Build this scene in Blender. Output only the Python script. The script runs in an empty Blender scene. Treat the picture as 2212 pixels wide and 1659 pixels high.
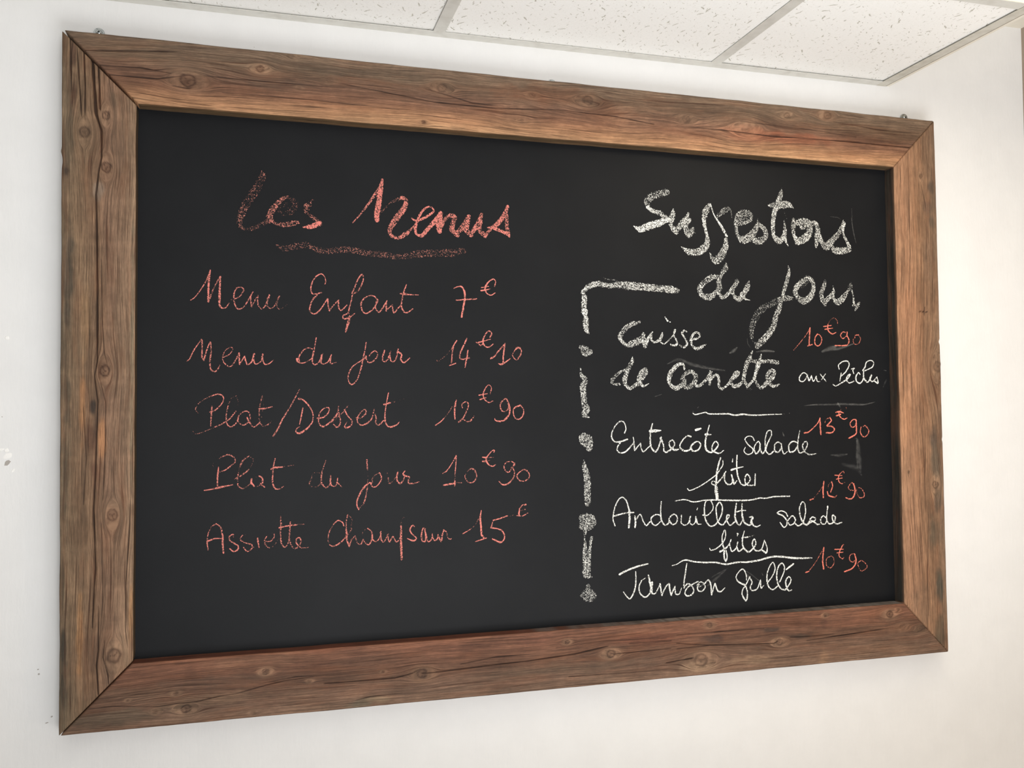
import bpy, bmesh, math, random
import numpy as np
from mathutils import Matrix, Vector
random.seed(7); rng = np.random.default_rng(7)
S = bpy.context.scene
C = S.collection
ZO = 1.22            # height of the board's lower edge above the floor
ZC = 1.2783 + ZO     # underside of the suspended ceiling

# ------------------------------------------------ camera, world, lights, exposure
cam = bpy.data.cameras.new('camera'); camo = bpy.data.objects.new('camera', cam); C.objects.link(camo)
R = Matrix([[0.960525, -0.002108, -0.278187], [-0.278078, -0.036317, -0.959872], [-0.00808, 0.999338, -0.035469]])
camo.matrix_world = Matrix.Translation((0.30887, -1.72778, 1.75017)) @ R.to_4x4()
cam.sensor_width = 36.0; cam.lens = 31.8161; cam.clip_start = 0.05
S.camera = camo
W = bpy.data.worlds.new('world'); S.world = W; W.use_nodes = True
W.node_tree.nodes['Background'].inputs[0].default_value = (1.0, 0.98, 0.93, 1)
W.node_tree.nodes['Background'].inputs[1].default_value = 0.13
def area(name, loc, target, sx, sy, power, col):
    l = bpy.data.lights.new(name, 'AREA'); l.shape = 'RECTANGLE'; l.size = sx; l.size_y = sy; l.energy = power; l.color = col
    o = bpy.data.objects.new(name, l); C.objects.link(o); o.location = loc
    o.rotation_euler = (Vector(target) - Vector(loc)).to_track_quat('-Z', 'Y').to_euler(); return o
area('window_daylight', (.7, -3.7, 1.35), (1.3, 0, 1.65), 1.5, 1.4, 28, (0.965, 0.98, 1.0)).data.spread = 2.2
area('added_uplight', (1.0, -1.5, .95), (.95, -1.2, 2.5), 1.5, 1.1, 25, (0.96, 0.98, 1.0)).data.spread = 2.7  # unseen uplight, added to brighten the ceiling and upper wall
area('added_warm_fill', (2.0, -1.3, .6), (2.05, 0, .9), 0.3, 0.5, 3.0, (1.0, 0.78, 0.52))  # added fill, warms the wall at lower right
vs = S.view_settings; vs.view_transform = 'Standard'; vs.look = 'None'; vs.gamma = 1; vs.use_curve_mapping = False
S.display_settings.display_device = 'sRGB'
vs.exposure = 0.0
S.cycles.transparent_max_bounces = 48

# ------------------------------------------------ helpers
def lin(c):
    c = np.asarray(c, float) / 255.0
    return np.where(c <= 0.04045, c / 12.92, ((c + 0.055) / 1.055) ** 2.4)
def rgba(c): return tuple(float(v) for v in lin(c)) + (1.0,)
def mat(name):
    m = bpy.data.materials.new(name); m.use_nodes = True
    nt = m.node_tree; return m, nt, nt.nodes['Principled BSDF'], nt.nodes, nt.links
def node(ns, t, **k):
    n = ns.new(t)
    for a, b in k.items(): setattr(n, a, b)
    return n
def mth(nt, op, a, b=None, c=None, clamp=False):
    n = nt.nodes.new('ShaderNodeMath'); n.operation = op; n.use_clamp = clamp
    for i, v in enumerate((a, b, c)):
        if v is None: continue
        if isinstance(v, (int, float)): n.inputs[i].default_value = v
        else: nt.links.new(v, n.inputs[i])
    return n.outputs[0]
def mix(nt, fac, a, b, typ='MIX'):
    n = nt.nodes.new('ShaderNodeMix'); n.data_type = 'RGBA'; n.blend_type = typ
    for s, v in ((n.inputs[0], fac), (n.inputs[6], a), (n.inputs[7], b)):
        if isinstance(v, (int, float, tuple)): s.default_value = v
        else: nt.links.new(v, s)
    return n.outputs[2]
def noise(nt, vec, scale, detail=2, rough=0.5, dist=0):
    n = nt.nodes.new('ShaderNodeTexNoise'); n.inputs['Scale'].default_value = scale
    n.inputs['Detail'].default_value = detail; n.inputs['Roughness'].default_value = rough; n.inputs['Distortion'].default_value = dist
    if vec is not None: nt.links.new(vec, n.inputs['Vector'])
    return n.outputs['Fac']
def ramp(nt, v, lo, hi, a=0.0, b=1.0):
    n = nt.nodes.new('ShaderNodeMapRange'); n.interpolation_type = 'SMOOTHSTEP'
    nt.links.new(v, n.inputs[0])
    for i, x in zip((1, 2, 3, 4), (lo, hi, a, b)): n.inputs[i].default_value = x
    return n.outputs[0]
def vmul(nt, vec, s):
    n = nt.nodes.new('ShaderNodeVectorMath'); n.operation = 'MULTIPLY'; nt.links.new(vec, n.inputs[0]); n.inputs[1].default_value = s
    return n.outputs[0]
def bump(nt, h, strength, dist):
    n = nt.nodes.new('ShaderNodeBump'); n.inputs['Strength'].default_value = strength; n.inputs['Distance'].default_value = dist
    nt.links.new(h, n.inputs['Height']); return n.outputs[0]
def objco(nt): return nt.nodes.new('ShaderNodeTexCoord').outputs['Object']
def link(name, me, m=None, parent=None):
    o = bpy.data.objects.new(name, me); C.objects.link(o)
    if m: me.materials.append(m)
    if parent: o.parent = parent
    return o
def empty(name, loc=(0, 0, 0)):
    o = bpy.data.objects.new(name, None); C.objects.link(o); o.location = loc; o.empty_display_size = 0.1; return o
def box_bm(bm, x0, x1, y0, y1, z0, z1):
    v = [bm.verts.new(p) for p in ((x0,y0,z0),(x1,y0,z0),(x1,y1,z0),(x0,y1,z0),(x0,y0,z1),(x1,y0,z1),(x1,y1,z1),(x0,y1,z1))]
    for f in ((0,3,2,1),(4,5,6,7),(0,1,5,4),(1,2,6,5),(2,3,7,6),(3,0,4,7)): bm.faces.new([v[i] for i in f])
def box(name, m, parent, x0, x1, y0, y1, z0, z1, bev=0.0):
    bm = bmesh.new(); box_bm(bm, x0, x1, y0, y1, z0, z1)
    if bev: bmesh.ops.bevel(bm, geom=bm.edges[:], offset=bev, segments=2, affect='EDGES', profile=0.5)
    me = bpy.data.meshes.new(name); bm.to_mesh(me); bm.free(); return link(name, me, m, parent)

# ------------------------------------------------ plain materials
def wall_mat(name, col, rough=0.75):
    m, nt, b, ns, lk = mat(name); co = objco(nt)
    n1 = noise(nt, vmul(nt, co, (1, 1, .35)), 160, 3, .55); n2 = noise(nt, co, 14, 3, .5); n3 = noise(nt, vmul(nt, co, (1, 1, .12)), 90, 2, .5)
    c = mix(nt, ramp(nt, n2, .3, .7), rgba(col), rgba([v - 3 for v in col]))
    lk.new(c, b.inputs['Base Color']); b.inputs['Roughness'].default_value = rough
    h = mth(nt, 'ADD', mth(nt, 'ADD', mth(nt, 'MULTIPLY', n1, .5), mth(nt, 'MULTIPLY', n2, 1.6)), mth(nt, 'MULTIPLY', n3, .5))
    lk.new(bump(nt, h, .22, .003), b.inputs['Normal']); return m
M_wall = wall_mat('painted_wall', (236, 235, 233))
M_right = wall_mat('tan_wall', (168, 152, 136))
M_plaster = wall_mat('plaster_ceiling', (232, 226, 212))
m, nt, b, ns, lk = mat('floor_tile_mat'); b.inputs['Base Color'].default_value = rgba((186, 182, 178)); b.inputs['Roughness'].default_value = .5
lk.new(bump(nt, noise(nt, objco(nt), 30, 3), .1, .002), b.inputs['Normal']); M_floor = m
m, nt, b, ns, lk = mat('filler'); b.inputs['Base Color'].default_value = rgba((248, 246, 242)); b.inputs['Roughness'].default_value = .8
lk.new(bump(nt, noise(nt, objco(nt), 300, 3), .3, .001), b.inputs['Normal']); M_fill = m
m, nt, b, ns, lk = mat('enamelled_steel'); b.inputs['Base Color'].default_value = rgba((222, 221, 214)); b.inputs['Roughness'].default_value = .38
c = mix(nt, ramp(nt, noise(nt, objco(nt), 40, 3), .4, .75), rgba((214, 212, 204)), rgba((202, 199, 190))); lk.new(c, b.inputs['Base Color']); M_tee = m
m, nt, b, ns, lk = mat('zinc'); b.inputs['Metallic'].default_value = 1; b.inputs['Roughness'].default_value = .3
c = mix(nt, ramp(nt, noise(nt, objco(nt), 500, 3), .35, .7), rgba((196, 200, 200)), rgba((140, 146, 146))); lk.new(c, b.inputs['Base Color']); M_zinc = m
m, nt, b, ns, lk = mat('scuff_grey'); b.inputs['Base Color'].default_value = rgba((178, 172, 166)); b.inputs['Roughness'].default_value = .9
c = mix(nt, noise(nt, objco(nt), 200, 2), rgba((190, 184, 176)), rgba((160, 152, 146))); lk.new(c, b.inputs['Base Color']); M_scuff = m
m, nt, b, ns, lk = mat('lamp_diffuser'); b.inputs['Base Color'].default_value = rgba((250, 244, 226)); b.inputs['Emission Color'].default_value = (1.0, .90, .70, 1); b.inputs['Emission Strength'].default_value = .35
lk.new(bump(nt, noise(nt, objco(nt), 400, 2), .1, .0005), b.inputs['Normal']); M_lamp = m
PANEL = 4.5
# mineral fibre ceiling tile: pinholes and short fissures
m, nt, b, ns, lk = mat('fissured_tile'); co = objco(nt)
fis = None
for sc, rot0, wid, keep, seed in ((40, 0.5, .085, .66, 0.0), (85, 0.9, .09, .62, 3.3)):
    off = node(ns, 'ShaderNodeVectorMath', operation='ADD'); lk.new(co, off.inputs[0]); off.inputs[1].default_value = (seed, seed * .7, 0)
    dn = node(ns, 'ShaderNodeTexNoise'); dn.inputs['Scale'].default_value = 120; dn.inputs['Detail'].default_value = 1; lk.new(off.outputs[0], dn.inputs['Vector'])
    dd = node(ns, 'ShaderNodeVectorMath', operation='MULTIPLY_ADD'); lk.new(dn.outputs['Color'], dd.inputs[0]); dd.inputs[1].default_value = (.006, .006, 0); lk.new(off.outputs[0], dd.inputs[2])
    fl = vmul(nt, dd.outputs[0], (1, 1, 0))
    vo = node(ns, 'ShaderNodeTexVoronoi', voronoi_dimensions='3D', feature='F1'); vo.inputs['Scale'].default_value = sc; vo.inputs['Randomness'].default_value = .9; lk.new(fl, vo.inputs['Vector'])
    sub = node(ns, 'ShaderNodeVectorMath', operation='SUBTRACT'); lk.new(fl, sub.inputs[0]); lk.new(vo.outputs['Position'], sub.inputs[1])
    sep = node(ns, 'ShaderNodeSeparateColor'); lk.new(vo.outputs['Color'], sep.inputs[0])
    ang = mth(nt, 'MULTIPLY_ADD', sep.outputs[0], 2.0, rot0)
    vr = node(ns, 'ShaderNodeVectorRotate', rotation_type='Z_AXIS'); lk.new(vmul(nt, sub.outputs[0], (1, 1, 0)), vr.inputs['Vector']); lk.new(ang, vr.inputs['Angle'])
    le = node(ns, 'ShaderNodeVectorMath', operation='LENGTH'); lk.new(vmul(nt, vr.outputs[0], (sc * 1.0, sc * 5.5, 0)), le.inputs[0])
    lim = mth(nt, 'MULTIPLY_ADD', sep.outputs[1], .30, wid)
    fm = mth(nt, 'MULTIPLY', ramp(nt, mth(nt, 'DIVIDE', le.outputs['Value'], lim), .75, 1.1, 1, 0), mth(nt, 'GREATER_THAN', sep.outputs[2], keep))
    fis = fm if fis is None else mth(nt, 'MAXIMUM', fis, fm)
vp = node(ns, 'ShaderNodeTexVoronoi', feature='F1'); vp.inputs['Scale'].default_value = 230; lk.new(co, vp.inputs['Vector'])
sp = node(ns, 'ShaderNodeSeparateColor'); lk.new(vp.outputs['Color'], sp.inputs[0])
pin = mth(nt, 'MULTIPLY', ramp(nt, vp.outputs['Distance'], .14, .24, 1, 0), mth(nt, 'GREATER_THAN', sp.outputs[0], .72))
fis = mth(nt, 'MAXIMUM', fis, mth(nt, 'MULTIPLY', pin, .4))
c = mix(nt, fis, rgba((252, 251, 247)), rgba((198, 195, 184)))
c = mix(nt, ramp(nt, noise(nt, co, 260, 3), .3, .75, 0, .10), c, rgba((205, 200, 188)))
lk.new(c, b.inputs['Base Color']); b.inputs['Roughness'].default_value = .95
lk.new(bump(nt, mth(nt, 'SUBTRACT', mth(nt, 'MULTIPLY', noise(nt, co, 300, 3), .25), fis), .4, .0015), b.inputs['Normal']); M_tile = m

# ------------------------------------------------ the room
def struct(o): o['kind'] = 'structure'; return o
wall = empty('wall_back'); struct(wall)
box('wall_surface', M_wall, wall, -2.6, 2.25, 0.0, 0.12, 0.0, ZO + 1.62)
def blob(name, m, parent, x, z, r, th, lump=.25, el=1.0, ang=0.0):
    bm = bmesh.new(); n = 14; ring = []; ring2 = []
    for i in range(n):
        a = 2 * math.pi * i / n; k = r * (1 + lump * (random.random() - .5))
        px, pz = k * math.cos(a) * el, k * math.sin(a)
        px, pz = px * math.cos(ang) - pz * math.sin(ang), px * math.sin(ang) + pz * math.cos(ang)
        ring.append(bm.verts.new((x + px, 0.0, z + ZO + pz))); ring2.append(bm.verts.new((x + px * .72, -th, z + ZO + pz * .72)))
    for i in range(n): bm.faces.new((ring[i], ring[(i + 1) % n], ring2[(i + 1) % n], ring2[i]))
    bm.faces.new(ring2); bmesh.ops.recalc_face_normals(bm, faces=bm.faces[:])
    me = bpy.data.meshes.new(name); bm.to_mesh(me); bm.free(); return link(name, me, m, parent)
blob('filler_spot', M_fill, wall, -.0915, .6712, .0036, .0007); blob('filler_spot', M_fill, wall, -.0902, .4786, .0038, .0007)
blob('filler_smear', M_fill, wall, -.0885, .4690, .0048, .0003, .5, 1.7, .3); blob('filler_smear', M_fill, wall, -.0985, .4800, .0022, .0003, .5, 2.2, .2)
blob('filler_smear', M_fill, wall, -.0800, .4440, .0016, .0004, .5, 2.6, .9)
for x, z, r, e, a in ((-.0885, .4570, .0035, 1.7, .8), (-.0365, .0961, .0016, 1, 0), (-.0380, .1040, .0010, 1.5, .3), (-.0158, .0222, .0013, 1.4, .6), (-.0235, .0125, .0010, 3, .2), (.3151, 1.2203, .0006, 1, 0), (-.0975, .5360, .0008, 1, 0)):
    blob('wall_scuff', M_scuff, wall, x, z, r, .00015, .4, e, a)
box('floor', M_floor, None, -2.6, 2.25, -5.0, 0.12, -0.1, 0.0)['kind'] = 'structure'
box('wall_right', M_right, None, 2.0985, 2.25, -5.0, 0.0, 0.0, ZO + 1.457)['kind'] = 'structure'
m, nt, b, ns, lk = mat('grey_steel'); b.inputs['Roughness'].default_value = .45
c = mix(nt, ramp(nt, noise(nt, objco(nt), 50, 3), .35, .7), rgba((206, 202, 190)), rgba((192, 187, 174))); lk.new(c, b.inputs['Base Color']); M_edge = m  # slightly greyer steel for the edge angle
# suspended ceiling: tiles on a grid of tees
ceil = empty('ceiling'); struct(ceil)
XR = 1.7046; T1 = .6613; D2 = .3984
teeX = [T1 + .6 * k for k in (-5, -4, -3, -2, -1, 0, 1)]
teeY = [D2 + .012 + .6 * k for k in range(0, 7)]
xs = [-2.6] + teeX + [XR - .006]; ys = [.006] + teeY + [4.9]
tiles = {}
for i in range(len(xs) - 1):
    for j in range(len(ys) - 1):
        x0, x1 = xs[i] + (.005 if i else 0), xs[i + 1] - .005; y0, y1 = -ys[j] - .004, -ys[j + 1] + .004
        if abs(xs[i] - T1 - .6) < .01 and j == 1:      # lit panel in place of a tile
            pn = box('light_panel', M_lamp, ceil, x0, x1, y1, y0, ZC + .002, ZC + .016, .001)
            pn['label'] = 'lit cream ceiling light panel among the tiles'
            lp = area('panel_light', ((x0 + x1) / 2, (y0 + y1) / 2, ZC - .003), ((x0 + x1) / 2, (y0 + y1) / 2, 0), x1 - x0 - .03, y0 - y1 - .03, PANEL, (1.0, .86, .64))
            continue
        w, d = round(x1 - x0, 4), round(y0 - y1, 4)
        if (w, d) not in tiles:
            bm = bmesh.new(); box_bm(bm, 0, w, -d, 0, 0, .015)
            bmesh.ops.bevel(bm, geom=[e for e in bm.edges if all(v.co.z < .001 for v in e.verts)], offset=.0012, segments=1, affect='EDGES')
            me = bpy.data.meshes.new('ceiling_tile'); bm.to_mesh(me); bm.free(); me.materials.append(M_tile); tiles[(w, d)] = me
        o = bpy.data.objects.new('ceiling_tile', tiles[(w, d)]); C.objects.link(o); o.parent = ceil
        o.location = (x0, y0, ZC + .0022 + (.0012 if (i + j) % 2 else 0))
for x in teeX: box('ceiling_tee', M_tee, ceil, x - .012, x + .012, -4.9, -.0235, ZC, ZC + .0012, .0004)
cross = xs[:-1] + [XR]
for y in teeY:
    for i in range(len(cross) - 1):
        box('cross_tee', M_tee, ceil, cross[i] + .0125, cross[i + 1] - (.0125 if i < len(cross) - 2 else .0245), -y - .012, -y + .012, ZC + .0001, ZC + .0013, .0004)
def angle(name, pts, x0=None, x1=None, y0=None, y1=None):
    bm = bmesh.new(); 
    ends = []
    for e in (0, 1):
        ends.append([bm.verts.new((p[0], (y0, y1)[e], p[1])) if x0 is None else bm.verts.new(((x0, x1)[e], p[0], p[1])) for p in pts])
    n = len(pts)
    for i in range(n): bm.faces.new((ends[0][i], ends[0][(i + 1) % n], ends[1][(i + 1) % n], ends[1][i]))
    bm.faces.new(ends[0]); bm.faces.new(ends[1][::-1]); bmesh.ops.recalc_face_normals(bm, faces=bm.faces[:])
    me = bpy.data.meshes.new(name); bm.to_mesh(me); bm.free(); return link(name, me, M_tee, ceil)
angle('wall_angle', [(0, ZC - .0004), (-.024, ZC - .0004), (-.024, ZC + .0008), (-.001, ZC + .0008), (-.001, ZC + .022), (0, ZC + .022)], x0=-2.6, x1=XR)
ea = angle('edge_angle', [(XR - .024, ZC - .0006), (XR, ZC - .0006), (XR, ZC + .024), (XR - .001, ZC + .024), (XR - .001, ZC + .0006), (XR - .024, ZC + .0006)], y0=-4.9, y1=-.0005)
ea.data.materials[0] = M_edge
box('bulkhead_edge', M_plaster, ceil, XR + .0032, XR + .011, -4.9, -.0005, ZC + .0004, ZO + 1.457)
m, nt, b, ns, lk = mat('gap_shade'); b.inputs['Roughness'].default_value = .95
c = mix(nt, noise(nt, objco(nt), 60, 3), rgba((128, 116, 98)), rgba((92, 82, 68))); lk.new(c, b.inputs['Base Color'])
box('gap_shade_strip', m, ceil, XR + .0002, XR + .0031, -4.9, -.0005, ZC + .0002, ZC + .02)  # dark strip stands in for the shadow line beside the edge angle
box('plaster_slab', M_plaster, ceil, XR - .02, 2.25, -5.0, 0.0, ZO + 1.457, ZO + 1.50)

# ------------------------------------------------ weathered wood
M_woods = {}
def wood_mat(name, seed):
    m, nt, b, ns, lk = mat(name)
    ac = node(ns, 'ShaderNodeAttribute', attribute_name='wood_colour'); ag = node(ns, 'ShaderNodeAttribute', attribute_name='grain')
    off = node(ns, 'ShaderNodeVectorMath', operation='ADD'); lk.new(ag.outputs['Vector'], off.inputs[0]); off.inputs[1].default_value = (seed, seed * .37, 0)
    g = off.outputs[0]
    fine = noise(nt, vmul(nt, g, (11, 700, 0)), 1, 3, .62, .15)
    mid = noise(nt, vmul(nt, g, (7, 190, 0)), 1, 3, .6, .3)
    big = noise(nt, vmul(nt, g, (5, 34, 0)), 1, 4, .62, .4)
    fib = noise(nt, vmul(nt, g, (60, 1500, 0)), 1, 2, .6)
    blot = noise(nt, vmul(nt, g, (22, 30, 0)), 1, 4, .7, .6)
    v = mth(nt, 'MULTIPLY', ramp(nt, fine, .32, .68, .62, 1.20), ramp(nt, mid, .30, .70, .76, 1.14))
    v = mth(nt, 'MULTIPLY', v, ramp(nt, big, .28, .72, .84, 1.12))
    v = mth(nt, 'MULTIPLY', v, ramp(nt, fib, .32, .68, .76, 1.14))
    v = mth(nt, 'MULTIPLY', v, ramp(nt, blot, .25, .75, .84, 1.12))
    dl = ramp(nt, noise(nt, vmul(nt, g, (5, 330, 0)), 1, 2, .5, .2), .33, .40, 1, 0)     # thin dark checks along the grain
    dl = mth(nt, 'MULTIPLY', dl, ramp(nt, noise(nt, vmul(nt, g, (9, 20, 0)), 1, 2), .36, .52))
    cc = node(ns, 'ShaderNodeCombineColor'); [lk.new(v, cc.inputs[i]) for i in range(3)]
    c = mix(nt, 1.0, ac.outputs['Color'], cc.outputs[0], 'MULTIPLY')
    c = mix(nt, mth(nt, 'MULTIPLY', dl, .75), c, rgba((66, 42, 28)))
    hue = noise(nt, vmul(nt, g, (8, 60, 0)), 1, 3, .6, .3)
    c = mix(nt, ramp(nt, hue, .45, .75, 0, .14), c, rgba((150, 88, 52)))
    lk.new(c, b.inputs['Base Color']); b.inputs['Roughness'].default_value = .72; b.inputs['Specular IOR Level'].default_value = .3
    h = mth(nt, 'ADD', mth(nt, 'MULTIPLY', fine, .7), mth(nt, 'MULTIPLY', mid, .8)); h = mth(nt, 'SUBTRACT', h, mth(nt, 'MULTIPLY', dl, .7))
    lk.new(bump(nt, h, .45, .0012), b.inputs['Normal']); return m
_perm = rng.random((256, 256))
def vn(x, y):
    xi = np.floor(x).astype(int); yi = np.floor(y).astype(int); fx = x - xi; fy = y - yi
    fx = fx * fx * (3 - 2 * fx); fy = fy * fy * (3 - 2 * fy); P = _perm
    a = P[xi % 256, yi % 256]; b_ = P[(xi + 1) % 256, yi % 256]; c_ = P[xi % 256, (yi + 1) % 256]; d_ = P[(xi + 1) % 256, (yi + 1) % 256]
    return (a * (1 - fx) + b_ * fx) * (1 - fy) + (c_ * (1 - fx) + d_ * fx) * fy
def fbm(x, y, o=4):
    s = 0; a = .5
    for k in range(o): s = s + a * vn(x * 2 ** k + 17 * k, y * 2 ** k + 5 * k); a *= .5
    return s / (1 - .5 ** o)
def sst(a, b_, x): t = np.clip((x - a) / (b_ - a), 0, 1); return t * t * (3 - 2 * t)
KN = {'top': [(0.2025, 1.1321, 0.01335, 1), (0.3256, 1.1653, 0.00683, 1), (0.4508, 1.1569, 0.0061, 0.3), (0.3954, 1.1369, 0.00345, 0.3), (0.3797, 1.1957, 0.00604, 0.4), (0.6628, 1.1621, 0.00902, 0.6), (0.8448, 1.1644, 0.00557, 0.5), (0.8223, 1.1107, 0.00462, 0.3), (0.9622, 1.1648, 0.0104, 0.6), (1.18, 1.1455, 0.00878, 0.3), (1.4204, 1.1739, 0.00708, 0.6), (1.5212, 1.1825, 0.00924, 0.6), (0.6264, 1.0925, 0.00358, 1), (1.3241, 1.1348, 0.01395, 0.2), (1.0527, 1.1395, 0.01915, 0), (1.3031, 1.1371, 0.02384, 0), (0.8158, 1.1304, 0.01661, 0)], 'left': [(0.0679, 1.058, 0.00731, 1), (0.0342, 1.0261, 0.00968, 0.8), (0.0693, 0.9672, 0.00891, 1), (0.0689, 0.6137, 0.00956, 1), (0.0831, 0.3659, 0.00948, 0.8), (0.087, 0.1267, 0.01174, 0.8)], 'bottom': [(0.337, 0.0788, 0.00571, 0.9), (0.186, 0.0544, 0.00397, 0.9), (0.1094, 0.0497, 0.00235, 1), (0.1539, 0.0266, 0.00394, 0.6), (0.2036, 0.0265, 0.00795, 1), (0.4136, 0.0557, 0.0033, 0.5), (0.3158, 0.0084, 0.00405, 0.4), (0.5464, 0.0609, 0.00253, 1), (0.6189, 0.0513, 0.0094, 0.9), (0.9065, 0.0875, 0.00448, 1), (0.9981, 0.0577, 0.00817, 0.9), (1.2162, 0.0986, 0.00564, 0.8), (1.3785, 0.0514, 0.00769, 0.8), (1.4899, 0.0997, 0.00392, 1), (1.653, 0.0905, 0.00802, 1), (1.673, 0.0982, 0.00402, 0.6), (1.1955, 0.0288, 0.01403, 0.7), (1.6865, 0.061, 0.00704, 0.3), (1.7313, 0.0538, 0.00708, 0.3)], 'right': [(1.7629, 1.0637, 0.00529, 1), (1.7954, 0.6337, 0.01149, 0.6), (1.7826, 0.3692, 0.00825, 0.8), (1.7118, 0.3989, 0.00307, 0.8), (1.801, 0.6098, 0.02297, 0)]}
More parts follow.
